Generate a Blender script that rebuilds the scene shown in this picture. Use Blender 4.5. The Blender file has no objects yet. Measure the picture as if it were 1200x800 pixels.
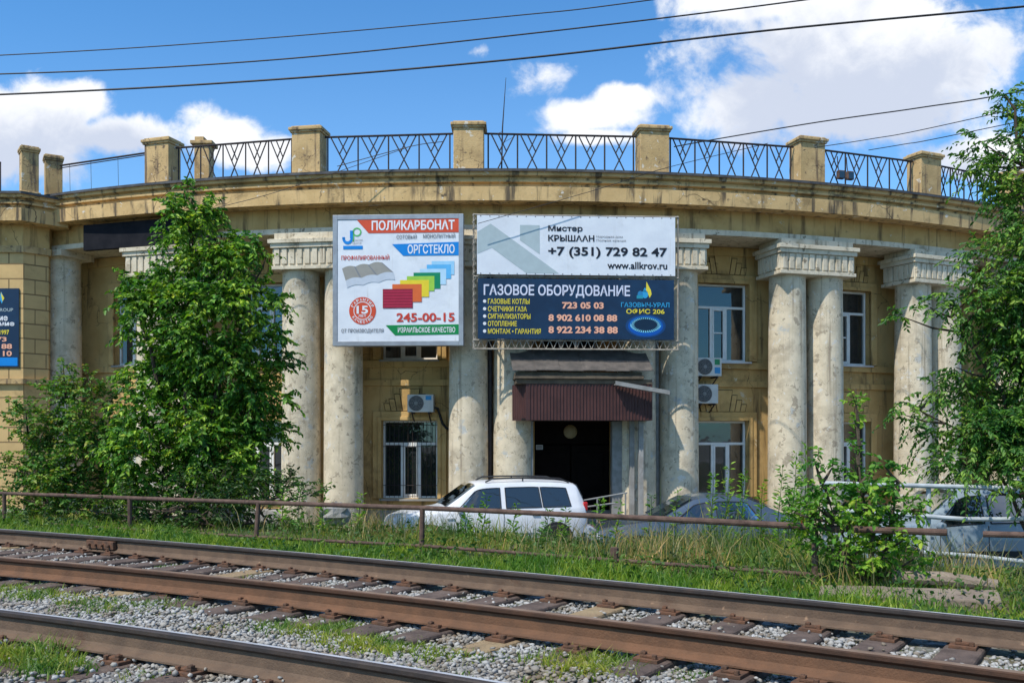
import bpy, math, random
import numpy as np
from mathutils import Vector, Matrix

R = math.radians
random.seed(7)
rng = np.random.default_rng(7)
S = bpy.context.scene
COL = S.collection

# ------------------------------------------------------------------ camera
cam_d = bpy.data.cameras.new("camera")
cam = bpy.data.objects.new("camera", cam_d)
COL.objects.link(cam)
cam.location = (0, 0, 2.5)
cam.rotation_euler = (R(90), 0, 0)
cam_d.sensor_fit = 'HORIZONTAL'
cam_d.sensor_width = 36
cam_d.lens = 33.0
cam_d.shift_y = 115 / 1200
cam_d.clip_start = 0.05
cam_d.clip_end = 3000
S.camera = cam
F = 1100.0        # focal length in photo pixels


def at(px, py, Y):
    """photo pixel -> world point at depth Y"""
    return Vector(((px - 600) / F * Y, Y, 2.5 + (515 - py) / F * Y))


# ------------------------------------------------------------------ light
SUN_AZ, SUN_EL = 44, 55           # degrees left of straight behind the camera, elevation
sd = Vector((-math.sin(R(SUN_AZ)) * math.cos(R(SUN_EL)), -math.cos(R(SUN_AZ)) * math.cos(R(SUN_EL)), math.sin(R(SUN_EL))))
sun_d = bpy.data.lights.new("sun", 'SUN')
sun_d.energy = 3.7
sun_d.angle = R(0.55)
sun_d.color = (1.0, 0.94, 0.84)
sun = bpy.data.objects.new("sun", sun_d)
COL.objects.link(sun)
sun.location = (-20, -20, 40)
sun.rotation_euler = sd.to_track_quat('Z', 'Y').to_euler()

w = bpy.data.worlds.new("World")
S.world = w
w.use_nodes = True
S.view_settings.view_transform = 'Standard'
S.view_settings.look = 'None'
S.view_settings.gamma = 1.0
S.view_settings.use_curve_mapping = False
S.view_settings.exposure = 0.36


class NT:
    """small node-tree helper"""
    def __init__(s, tree):
        s.t = tree
        s.n = tree.nodes
        s.l = tree.links

    def new(s, typ, **kw):
        nd = s.n.new(typ)
        for k, v in kw.items():
            setattr(nd, k, v)
        return nd

    def put(s, sock, v):
        if isinstance(v, bpy.types.NodeSocket):
            s.l.new(v, sock)
        elif v is not None:
            sock.default_value = v

    def math(s, op, a, b=None, c=None, clamp=False):
        nd = s.new('ShaderNodeMath', operation=op)
        nd.use_clamp = clamp
        s.put(nd.inputs[0], a)
        s.put(nd.inputs[1], b)
        if c is not None:
            s.put(nd.inputs[2], c)
        return nd.outputs[0]

    def mix(s, fac, a, b, blend='MIX'):
        nd = s.new('ShaderNodeMix', data_type='RGBA', blend_type=blend)
        s.put(nd.inputs[0], fac)
        s.put(nd.inputs[6], a if isinstance(a, bpy.types.NodeSocket) else (*a, 1))
        s.put(nd.inputs[7], b if isinstance(b, bpy.types.NodeSocket) else (*b, 1))
        return nd.outputs[2]

    def noise(s, vec, scale, detail=4, rough=.55, dist=0.0):
        nd = s.new('ShaderNodeTexNoise')
        s.put(nd.inputs['Vector'], vec)
        nd.inputs['Scale'].default_value = scale
        nd.inputs['Detail'].default_value = detail
        nd.inputs['Roughness'].default_value = rough
        nd.inputs['Distortion'].default_value = dist
        return nd.outputs['Fac']

    def ramp(s, v, lo, hi, a=0.0, b=1.0):
        nd = s.new('ShaderNodeMapRange', interpolation_type='SMOOTHSTEP')
        s.put(nd.inputs[0], v)
        for i, x in enumerate((lo, hi, a, b)):
            nd.inputs[i + 1].default_value = x
        return nd.outputs[0]

    def vmul(s, vec, v):
        nd = s.new('ShaderNodeVectorMath', operation='MULTIPLY')
        s.put(nd.inputs[0], vec)
        nd.inputs[1].default_value = v
        return nd.outputs[0]


def build_world():
    t = NT(w.node_tree)
    t.n.clear()
    out = t.new('ShaderNodeOutputWorld')
    bg = t.new('ShaderNodeBackground')
    bg.inputs['Strength'].default_value = 0.15
    sky = t.new('ShaderNodeTexSky', sky_type='NISHITA')
    sky.sun_disc = False
    sky.sun_elevation = R(SUN_EL)
    sky.sun_rotation = math.atan2(sd.x, sd.y)
    sky.altitude = 200
    sky.air_density = 1.0
    sky.dust_density = 0.6
    sky.ozone_density = 2.2
    tc = t.new('ShaderNodeTexCoord')
    d = tc.outputs['Generated']
    sp = t.new('ShaderNodeSeparateXYZ')
    t.l.new(d, sp.inputs[0])
    X, Y, Z = sp.outputs
    yy = t.math('MAXIMUM', Y, 0.03)
    u = t.math('DIVIDE', X, yy)
    v = t.math('DIVIDE', Z, yy)
    cv = t.new('ShaderNodeCombineXYZ')
    t.l.new(u, cv.inputs[0])
    t.l.new(v, cv.inputs[1])
    p = cv.outputs[0]
    # warp
    field = None
    ell = [  # cx, cy, rx, ry, thick: far cumulus banks by heading (tangent of the angle)
        (985, 62, 195, 112, 1), (1075, 85, 105, 95, 1), (893, 118, 85, 60, 1), (1000, 135, 165, 40, 1), (1165, 188, 130, 32, 1), (700, 160, 50, 14, 0),
        (10, 160, 125, 64, 1), (85, 124, 52, 28, 0), (150, 160, 85, 30, 1), (268, 160, 58, 34, 0), (225, 132, 62, 40, -1), (300, 178, 60, 26, 0),
        (690, 135, 66, 28, 0), (725, 116, 40, 20, 0), (644, 90, 80, 44, -1), (560, 60, 60, 26, -2), (1150, 40, 120, 60, -1), (890, 2, 120, 40, 0),
        (1700, 60, 300, 160, 1), (-500, 90, 320, 130, 1), (2300, 200, 400, 120, 1)]
    thick = None
    for cx, cy, rx, ry, th in ell:
        a = t.math('MULTIPLY', t.math('SUBTRACT', u, (cx - 600) / F), F / rx)
        b = t.math('MULTIPLY', t.math('SUBTRACT', v, (515 - cy) / F), F / ry)
        r2 = t.math('ADD', t.math('MULTIPLY', a, a), t.math('MULTIPLY', b, b))
        e = t.math('SUBTRACT', 1.0 if th >= 0 else .36 if th == -1 else .05, t.math('MULTIPLY', t.math('SQRT', r2), 1.0 if th >= 0 else .7))
        field = e if field is None else t.math('SMOOTH_MAX', field, e, 0.2)
        if th > 0:
            # the thick part sits low in the bank
            b2 = t.math('MULTIPLY', t.math('SUBTRACT', v, (515 - cy - ry * .55) / F), F / (ry * 1.1))
            e2 = t.math('SUBTRACT', 1.0, t.math('SQRT', t.math('ADD', t.math('MULTIPLY', a, a), t.math('MULTIPLY', b2, b2))))
            thick = e2 if thick is None else t.math('SMOOTH_MAX', thick, e2, 0.3)
    n1 = t.noise(p, 9.0, 9, .58, .35)
    n2 = t.noise(p, 26.0, 8, .62, .3)
    nn = t.math('ADD', t.math('MULTIPLY', t.math('SUBTRACT', n1, .5), 1.75), t.math('MULTIPLY', t.math('SUBTRACT', n2, .5), .85))
    fld = t.math('ADD', field, nn)
    dens = t.ramp(fld, -0.06, 0.38)
    front = t.ramp(Y, 0.02, 0.12)
    dens = t.math('MULTIPLY', dens, front)
    # other hemisphere gets plain scattered cloud for the reflections
    nb = t.noise(d, 2.6, 8, .6, .3)
    dens_b = t.math('MULTIPLY', t.ramp(nb, .52, .66), t.math('SUBTRACT', 1.0, front))
    dens_b = t.math('MULTIPLY', dens_b, t.ramp(Z, 0.02, 0.2))
    dens = t.math('MAXIMUM', dens, dens_b)
    # cloud body: bright tops, grey-lavender thick undersides
    n3 = t.noise(p, 5.5, 6, .55, .4)
    core = t.ramp(t.math('ADD', thick, t.math('MULTIPLY', t.math('ADD', t.math('SUBTRACT', n3, .5), t.math('MULTIPLY', t.math('SUBTRACT', n2, .5), .5)), 2.2)), -.15, .75)
    ccol = t.mix(core, (5.6, 5.65, 5.75), (3.5, 3.8, 4.5))
    tint = t.mix(1.0, sky.outputs[0], (0.42, 0.82, 1.08), 'MULTIPLY')
    hz = t.mix(t.ramp(v, .5, .2), tint, t.mix(.12, tint, (4.0, 5.0, 6.5)))
    final = t.mix(t.math('MULTIPLY', dens, .95), hz, ccol)
    t.l.new(final, bg.inputs['Color'])
    t.l.new(bg.outputs[0], out.inputs[0])


build_world()

# ------------------------------------------------------------------ materials
MATS = {}


def pmat(name, c1, c2=None, scale=3.0, rough=.85, bump=0.0, bscale=30.0, stains=(), streak=None, cracks=None,
         metallic=0.0, spec=.3, island=None, lo=.35, hi=.65, coat=0.0):
    """procedural material: two colours mixed by noise, stains, vertical streaks, cracks, bump, per-piece variation"""
    m = bpy.data.materials.new(name)
    m.use_nodes = True
    t = NT(m.node_tree)
    b = t.n['Principled BSDF']
    g = t.new('ShaderNodeNewGeometry')
    pos = g.outputs['Position']
    c2 = c2 or c1
    col = t.mix(t.ramp(t.noise(pos, scale, 5, .6), lo, hi), c1, c2)
    for sc, ssc, slo, shi in stains:
        col = t.mix(t.ramp(t.noise(pos, ssc, 7, .65, .3), slo, shi), col, sc)
    if streak:
        sc, slo, shi, fx, fz = streak
        col = t.mix(t.ramp(t.noise(t.vmul(pos, (fx, fx, fz)), 1.0, 5, .6), slo, shi), col, sc)
    if cracks:
        cc, csc, cw = cracks
        vo = t.new('ShaderNodeTexVoronoi', feature='DISTANCE_TO_EDGE')
        vo.inputs['Scale'].default_value = csc
        nz = t.new('ShaderNodeTexNoise')
        nz.inputs['Scale'].default_value = csc * 2.2
        nz.inputs['Detail'].default_value = 4
        t.l.new(pos, nz.inputs['Vector'])
        ad = t.new('ShaderNodeVectorMath', operation='MULTIPLY_ADD')
        t.l.new(nz.outputs['Color'], ad.inputs[0])
        ad.inputs[1].default_value = (.5, .5, .5)
        t.l.new(pos, ad.inputs[2])
        t.l.new(ad.outputs[0], vo.inputs['Vector'])
        cm = t.math('MULTIPLY', t.ramp(vo.outputs['Distance'], cw, 0.0), t.ramp(t.noise(pos, csc * .5, 3), .48, .62))
        col = t.mix(cm, col, cc)
    if island:
        cols = island
        rp = g.outputs['Random Per Island']
        cr = t.new('ShaderNodeValToRGB')
        cr.color_ramp.interpolation = 'LINEAR'
        el = cr.color_ramp.elements
        el[0].position, el[0].color = 0, (*cols[0], 1)
        el[1].position, el[1].color = 1, (*cols[-1], 1)
        for i, c in enumerate(cols[1:-1]):
            e = el.new((i + 1) / (len(cols) - 1))
            e.color = (*c, 1)
        t.l.new(rp, cr.inputs[0])
        col = cr.outputs[0]
    t.l.new(col, b.inputs['Base Color'])
    b.inputs['Roughness'].default_value = rough
    b.inputs['Metallic'].default_value = metallic
    b.inputs['Specular IOR Level'].default_value = spec
    if coat:
        b.inputs['Coat Weight'].default_value = coat
        b.inputs['Coat Roughness'].default_value = .05
    if bump:
        bp = t.new('ShaderNodeBump')
        bp.inputs['Strength'].default_value = bump
        bp.inputs['Distance'].default_value = .02
        t.l.new(t.noise(pos, bscale, 6, .65), bp.inputs['Height'])
        t.l.new(bp.outputs[0], b.inputs['Normal'])
    MATS[name] = m
    return m


def leafmat(name, cols, trans=.35, rough=.5):
    m = bpy.data.materials.new(name)
    m.use_nodes = True
    t = NT(m.node_tree)
    t.n.clear()
    out = t.new('ShaderNodeOutputMaterial')
    g = t.new('ShaderNodeNewGeometry')
    cr = t.new('ShaderNodeValToRGB')
    el = cr.color_ramp.elements
    el[0].position, el[0].color = 0, (*cols[0], 1)
    el[1].position, el[1].color = 1, (*cols[-1], 1)
    for i, c in enumerate(cols[1:-1]):
        e = el.new((i + 1) / (len(cols) - 1))
        e.color = (*c, 1)
    t.l.new(g.outputs['Random Per Island'], cr.inputs[0])
    big = t.noise(g.outputs['Position'], 1.6, 3)
    k = t.ramp(t.math('ADD', t.math('MULTIPLY', big, .6), t.math('MULTIPLY', t.noise(g.outputs['Position'], 5.0, 2), .4)), .36, .64, .55, 1.25)
    kc = t.new('ShaderNodeCombineXYZ')
    t.l.new(t.math('MULTIPLY', k, k), kc.inputs[0]); t.l.new(k, kc.inputs[1]); t.l.new(t.math('POWER', k, .7), kc.inputs[2])
    col = t.mix(1.0, cr.outputs[0], kc.outputs[0], 'MULTIPLY')
    p = t.new('ShaderNodeBsdfPrincipled')
    p.inputs['Roughness'].default_value = rough
    p.inputs['Specular IOR Level'].default_value = .35
    t.l.new(col, p.inputs['Base Color'])
    tr = t.new('ShaderNodeBsdfTranslucent')
    t.l.new(t.mix(1.0, col, (1.25, 1.35, .6), 'MULTIPLY'), tr.inputs[0])
    mx = t.new('ShaderNodeMixShader')
    mx.inputs[0].default_value = trans
    t.l.new(p.outputs[0], mx.inputs[1])
    t.l.new(tr.outputs[0], mx.inputs[2])
    t.l.new(mx.outputs[0], out.inputs[0])
    MATS[name] = m
    return m


def glassmat(name, tint=(.25, .28, .3), rough=.02, opac=.55):
    m = bpy.data.materials.new(name)
    m.use_nodes = True
    t = NT(m.node_tree)
    t.n.clear()
    out = t.new('ShaderNodeOutputMaterial')
    fr = t.new('ShaderNodeFresnel')
    fr.inputs[0].default_value = 1.6
    g = t.new('ShaderNodeNewGeometry')
    bp = t.new('ShaderNodeBump')
    bp.inputs['Strength'].default_value = .06
    bp.inputs['Distance'].default_value = .05
    t.l.new(t.noise(g.outputs['Position'], 1.6, 2), bp.inputs['Height'])
    gl = t.new('ShaderNodeBsdfGlossy')
    gl.inputs['Roughness'].default_value = rough
    gl.inputs['Color'].default_value = (.74, .75, .74, 1)
    t.l.new(bp.outputs[0], gl.inputs['Normal'])
    tp = t.new('ShaderNodeBsdfTransparent')
    tp.inputs[0].default_value = (*tint, 1)
    df = t.new('ShaderNodeBsdfDiffuse')
    df.inputs[0].default_value = (.03, .035, .04, 1)
    m0 = t.new('ShaderNodeMixShader')
    m0.inputs[0].default_value = opac
    t.l.new(tp.outputs[0], m0.inputs[1])
    t.l.new(df.outputs[0], m0.inputs[2])
    m1 = t.new('ShaderNodeMixShader')
    t.l.new(t.math('MULTIPLY_ADD', fr.outputs[0], 1.5, .06, clamp=True), m1.inputs[0])
    t.l.new(m0.outputs[0], m1.inputs[1])
    t.l.new(gl.outputs[0], m1.inputs[2])
    t.l.new(m1.outputs[0], out.inputs[0])
    MATS[name] = m
    return m


def flat(name, c, rough=.5, spec=.3):
    return pmat(name, c, tuple(x * .93 for x in c), 6, rough, spec=spec)


M_wall = pmat('wall_plaster', (.60, .395, .16), (.50, .315, .115), 1.3, .92, .35, 25,
              stains=[((.27, .17, .065), .9, .52, .72), ((.56, .46, .30), 3.2, .655, .675), ((.16, .11, .055), 3.5, .64, .74), ((.09, .065, .04), 9, .67, .72)],
              streak=((.17, .11, .05), .52, .72, 5, .45), cracks=((.08, .055, .03), .8, .008))
M_grime = pmat('joint_grime', (.10, .065, .03), (.06, .04, .02), 6, .95)
M_fascia = pmat('cornice_plaster', (.68, .46, .215), (.57, .375, .165), 1.1, .92, .45, 22,
                stains=[((.33, .22, .10), 1.2, .50, .68), ((.66, .60, .50), 3.0, .635, .65), ((.13, .095, .06), 3.2, .62, .72), ((.70, .67, .62), 7.0, .66, .675), ((.07, .055, .04), 8.0, .66, .72)],
                streak=((.13, .095, .06), .50, .68, 5, .5), cracks=((.07, .05, .03), .7, .012))
M_white = pmat('column_whitewash', (.68, .585, .43), (.56, .475, .34), 3.0, .94, .7, 34,
               stains=[((.42, .355, .26), 1.2, .50, .68), ((.37, .31, .225), 4.2, .585, .62), ((.64, .60, .53), 5.0, .60, .63), ((.45, .45, .42), 2.2, .60, .68),
                       ((.30, .25, .18), 8.0, .635, .68), ((.16, .13, .10), 17.0, .69, .73)],
               streak=((.26, .21, .15), .54, .78, 8, .3), cracks=((.15, .12, .085), 3.0, .014))
M_cap = pmat('capital_whitewash', (.68, .595, .45), (.57, .49, .36), 2.4, .93, .5, 34,
             stains=[((.36, .30, .20), 1.8, .54, .70), ((.25, .205, .14), 6, .60, .65), ((.12, .10, .07), 11, .64, .70)], streak=((.24, .19, .13), .54, .74, 8, .6))
M_soffit = pmat('soffit_paint', (.50, .43, .33), (.42, .36, .27), 2, .9)
M_stone = pmat('block_plaster', (.56, .385, .185), (.46, .31, .14), 2.0, .92, .5, 25,
               stains=[((.30, .2, .1), 1.6, .52, .70), ((.62, .54, .42), 4.0, .62, .64), ((.14, .10, .065), 5.0, .60, .68)], streak=((.16, .11, .07), .52, .70, 7, .6), cracks=((.09, .06, .04), 1.6, .02))
M_roofm = pmat('roof_felt', (.045, .045, .05), (.09, .088, .088), 4, .7)
M_flash = pmat('zinc_flashing', (.55, .56, .58), (.42, .43, .45), 3, .45, metallic=.4)
M_iron = pmat('black_iron', (.02, .018, .02), (.045, .03, .025), 12, .6)
M_rust = pmat('rusty_pipe', (.085, .05, .038), (.13, .08, .06), 9, .8, .4, 60,
              stains=[((.05, .03, .022), 4, .55, .7), ((.26, .21, .18), 3, .68, .76)])
M_rail = pmat('rail_rust', (.15, .098, .064), (.11, .073, .05), 6, .85, .4, 60, stains=[((.10, .055, .035), 3, .58, .72), ((.33, .21, .13), 9, .62, .75)])
M_railor = pmat('rail_rust_orange', (.165, .083, .045), (.12, .064, .037), 5, .88, .4, 60, stains=[((.12, .06, .035), 3, .6, .75)])
M_railtop = pmat('worn_steel_glint', (.60, .60, .62), (.46, .45, .45), 5, .38, metallic=.25, spec=.6)  # worn steel; pale tone paints in the sky reflected along the top
M_head = pmat('dark_head', (.035, .028, .025), (.055, .04, .032), 6, .5, .2, 60)  # darker tone for head sides, underside and near half of top
M_head2 = pmat('dark_brown_head', (.075, .036, .02), (.05, .026, .016), 6, .8, .3, 60)  # darker brown for head sides and underside of the orange rail
M_railbrown = pmat('dull_steel', (.28, .19, .13), (.22, .14, .09), 5, .55, metallic=.3)
M_plate = pmat('tie_plate_rust', (.155, .075, .042), (.085, .05, .033), 14, .9, .4, 70)
M_sleeper = pmat('old_timber', (.145, .105, .085), (.085, .062, .052), 5, .95, .8, 40, stains=[((.24, .19, .15), 6, .58, .75), ((.03, .025, .022), 9, .62, .75)])
M_sleeper2 = pmat('pale_timber', (.34, .25, .14), (.27, .19, .11), 5, .95, .8, 40, stains=[((.15, .12, .07), 6, .58, .75)])
M_gravel = pmat('ballast_stone', (.3, .3, .3), rough=.9, bump=.3, bscale=80,
                island=[(.17, .165, .155), (.30, .295, .28), (.43, .42, .395), (.33, .325, .31), (.23, .215, .19), (.47, .46, .435), (.30, .30, .285), (.19, .155, .115), (.37, .35, .315)])
def dirty_ballast():
    t = NT(M_gravel.node_tree)
    b = t.n['Principled BSDF']
    old = b.inputs['Base Color'].links[0].from_socket
    g = t.new('ShaderNodeNewGeometry')
    p = g.outputs['Position']
    c = t.mix(t.ramp(t.noise(p, 1.7, 5, .6), .48, .66, 0, .75), old, t.mix(1.0, old, (.62, .50, .36), 'MULTIPLY'))
    c = t.mix(t.ramp(t.noise(p, 3.1, 4, .6), .55, .70, 0, .7), c, (.10, .085, .05))
    t.l.new(c, b.inputs['Base Color'])


dirty_ballast()
M_pvc = pmat('white_pvc', (.80, .80, .77), (.72, .72, .69), 5, .45)
M_pvcgrey = pmat('grey_metal_paint', (.27, .27, .26), (.20, .20, .19), 5, .55)
M_glass = glassmat('window_glass')
M_carglass = glassmat('car_glass', (.2, .24, .25), .01, .35)
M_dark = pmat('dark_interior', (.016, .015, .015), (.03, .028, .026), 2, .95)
M_curtain = pmat('net_curtain', (.42, .43, .42), (.3, .3, .3), 7, .95, streak=((.2, .2, .2), .45, .65, 22, .3))
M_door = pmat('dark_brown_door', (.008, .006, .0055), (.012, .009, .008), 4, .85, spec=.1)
M_corr = pmat('maroon_metal', (.078, .034, .031), (.058, .026, .024), 3, .5, stains=[((.12, .06, .055), 3, .62, .8)])
M_slate = pmat('canopy_slate', (.115, .098, .085), (.075, .066, .058), 4, .9, .5, 40, stains=[((.22, .19, .15), 5, .6, .75)])
M_board = pmat('weathered_board', (.145, .11, .075), (.09, .07, .05), 5, .9, .5, 40)
M_acw = pmat('ac_cream', (.62, .61, .57), (.54, .52, .47), 4, .5)
M_acdark = pmat('ac_grille', (.085, .085, .085), (.12, .12, .12), 20, .6)
M_bluelab = flat('label_blue', (.05, .28, .55))
M_greenlab = flat('label_green', (.03, .25, .10))
M_frame = pmat('sign_aluminium', (.34, .36, .38), (.28, .29, .31), 4, .45, metallic=.4)
M_signw = pmat('sign_white', (.70, .73, .77), (.64, .67, .72), 1.5, .45, .6, 1.7, stains=[((.56, .58, .61), 1.2, .55, .75)], streak=((.52, .52, .52), .6, .8, 9, .6))
M_navy = pmat('banner_navy', (.008, .035, .085), (.006, .024, .06), 1.5, .45)
M_blackboard = pmat('blank_sign', (.009, .010, .014), (.016, .016, .02), 3, .8, spec=.1)
M_lattice = pmat('lattice_steel', (.36, .33, .28), (.25, .21, .17), 8, .7)
M_bark = pmat('bark', (.10, .075, .05), (.055, .04, .03), 9, .95, .6, 40)
M_wire = pmat('cable_rubber', (.012, .012, .014), (.02, .02, .022), 3, .6)
M_tubew = pmat('white_tube', (.46, .49, .50), (.36, .38, .39), 6, .5, stains=[((.30, .28, .25), 5, .62, .75)])
M_slab = pmat('grey_timber_slab', (.27, .215, .165), (.20, .155, .12), 4, .92, .6, 35, stains=[((.12, .09, .07), 5, .6, .75)])
M_rock = pmat('pale_rubble', (.30, .285, .26), (.21, .20, .18), 4, .95, .8, 20)
M_tyre = pmat('tyre_rubber', (.02, .02, .02), (.03, .03, .03), 8, .9)
M_rim = pmat('wheel_rim', (.45, .45, .46), (.38, .38, .39), 6, .35, metallic=.6)
M_trim = pmat('black_trim', (.02, .02, .022), (.03, .03, .03), 8, .55)
M_lampred = flat('tail_lamp_red', (.45, .02, .02), .2, .5)
M_lampclr = flat('head_lamp', (.6, .62, .64), .12, .6)
M_cwhite = pmat('paint_white', (.68, .69, .71), (.62, .63, .65), 2.2, .35, coat=.4, spec=.4, stains=[((.46, .45, .42), 5, .60, .75), ((.40, .38, .34), 14, .66, .74)])
M_cdark = pmat('paint_bluegrey', (.10, .13, .17), (.08, .105, .145), 1.2, .28, coat=.9, metallic=.45)
M_cblue = pmat('paint_lightblue', (.27, .33, .38), (.23, .29, .34), 1.2, .35, coat=.5)
M_yellowlamp = pmat('lamp_opal', (.42, .36, .22), (.36, .30, .17), 8, .4)
M_concrete = pmat('grey_concrete', (.33, .32, .30), (.24, .23, .21), 3, .9, .4, 30, stains=[((.15, .14, .13), 4, .6, .75)])

L_maple = leafmat('maple_leaves', [(0.034, 0.088, 0.011), (0.075, 0.179, 0.017), (0.119, 0.264, 0.023), (0.211, 0.379, 0.034), (0.399, 0.549, 0.062)])
L_dark = leafmat('dark_leaves', [(0.017, 0.049, 0.009), (0.032, 0.081, 0.013), (0.054, 0.113, 0.016), (0.076, 0.14, 0.02)], .3)
L_bush = leafmat('bush_leaves', [(0.044, 0.12, 0.017), (0.081, 0.202, 0.021), (0.131, 0.282, 0.03), (0.201, 0.322, 0.047), (0.241, 0.172, 0.047)])
L_locust = leafmat('locust_leaves', [(0.041, 0.107, 0.019), (0.068, 0.166, 0.025), (0.113, 0.235, 0.029), (0.193, 0.333, 0.043), (0.228, 0.372, 0.057)])
L_cover = leafmat('cover_leaves', [(.035, .085, .012), (.055, .12, .018), (.08, .16, .025), (.11, .19, .03)], .35)
L_lime = leafmat('lime_leaves', [(0.087, 0.205, 0.018), (0.147, 0.307, 0.026), (0.224, 0.41, 0.038), (0.328, 0.461, 0.059)], .4)
G_short = leafmat('short_grass', [(0.074, 0.156, 0.013), (0.127, 0.24, 0.018), (0.194, 0.312, 0.028), (0.269, 0.348, 0.044)], .4)
G_tall = leafmat('tall_grass', [(0.068, 0.135, 0.018), (0.121, 0.203, 0.025), (0.203, 0.27, 0.039), (0.351, 0.311, 0.101), (0.135, 0.216, 0.034)], .4)
G_dry = leafmat('dry_grass', [(0.318, 0.238, 0.095), (0.408, 0.318, 0.142), (0.227, 0.181, 0.066), (0.193, 0.204, 0.057)], .3)
G_track = leafmat('track_weeds', [(.10, .19, .018), (.17, .26, .03), (.24, .31, .045), (.28, .29, .07)], .4)


def mat_brick(name, c, mortar):
    m = pmat(name, c, tuple(x * .85 for x in c), 1.6, .92, .0, 25, stains=[(tuple(x * .6 for x in c), 1.2, .58, .76)])
    t = NT(m.node_tree)
    b = t.n['Principled BSDF']
    old = b.inputs['Base Color'].links[0].from_socket
    g = t.new('ShaderNodeNewGeometry')
    sp = t.new('ShaderNodeSeparateXYZ')
    t.l.new(g.outputs['Position'], sp.inputs[0])
    cb = t.new('ShaderNodeCombineXYZ')
    t.l.new(t.math('ADD', sp.outputs[0], sp.outputs[1]), cb.inputs[0])
    t.l.new(sp.outputs[2], cb.inputs[1])
    br = t.new('ShaderNodeTexBrick')
    br.offset = .5
    br.inputs['Scale'].default_value = 1
    br.inputs['Mortar Size'].default_value = .018
    br.inputs['Mortar Smooth'].default_value = .3
    br.inputs['Brick Width'].default_value = .82
    br.inputs['Row Height'].default_value = .405
    t.l.new(cb.outputs[0], br.inputs['Vector'])
    t.l.new(t.mix(br.outputs['Fac'], old, mortar), b.inputs['Base Color'])
    bp = t.new('ShaderNodeBump')
    bp.inputs['Strength'].default_value = .9
    bp.inputs['Distance'].default_value = .03
    t.l.new(t.math('SUBTRACT', 1.0, br.outputs['Fac']), bp.inputs['Height'])
    t.l.new(bp.outputs[0], b.inputs['Normal'])
    return m


M_rustic = mat_brick('rusticated_plaster', (.60, .405, .18), (.24, .16, .075))

# ------------------------------------------------------------------ helpers


def prop(o, label=None, cat=None, group=None, kind=None):
    if label: o['label'] = label
    if cat: o['category'] = cat
    if group: o['group'] = group
    if kind: o['kind'] = kind
    return o


def empty(name, loc=(0, 0, 0), rz=0.0, label=None, cat=None, group=None):
    o = bpy.data.objects.new(name, None)
    o.empty_display_size = .3
    COL.objects.link(o)
    o.location = loc
    o.rotation_euler = (0, 0, rz)
    return prop(o, label, cat, group)


def link(name, me, parent=None):
    o = bpy.data.objects.new(name, me)
    COL.objects.link(o)
    if parent is not None:
        o.parent = parent
        o.matrix_parent_inverse = Matrix.Identity(4)
    return o


def children(o):
    return [c for c in ALLCH.get(o.name, [])]


ALLCH = {}


def copy_tree(o, parent=None):
    c = o.copy()
    COL.objects.link(c)
    if parent is not None:
        c.parent = parent
    for ch in list(o.children):
        copy_tree(ch, c)
    return c


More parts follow.
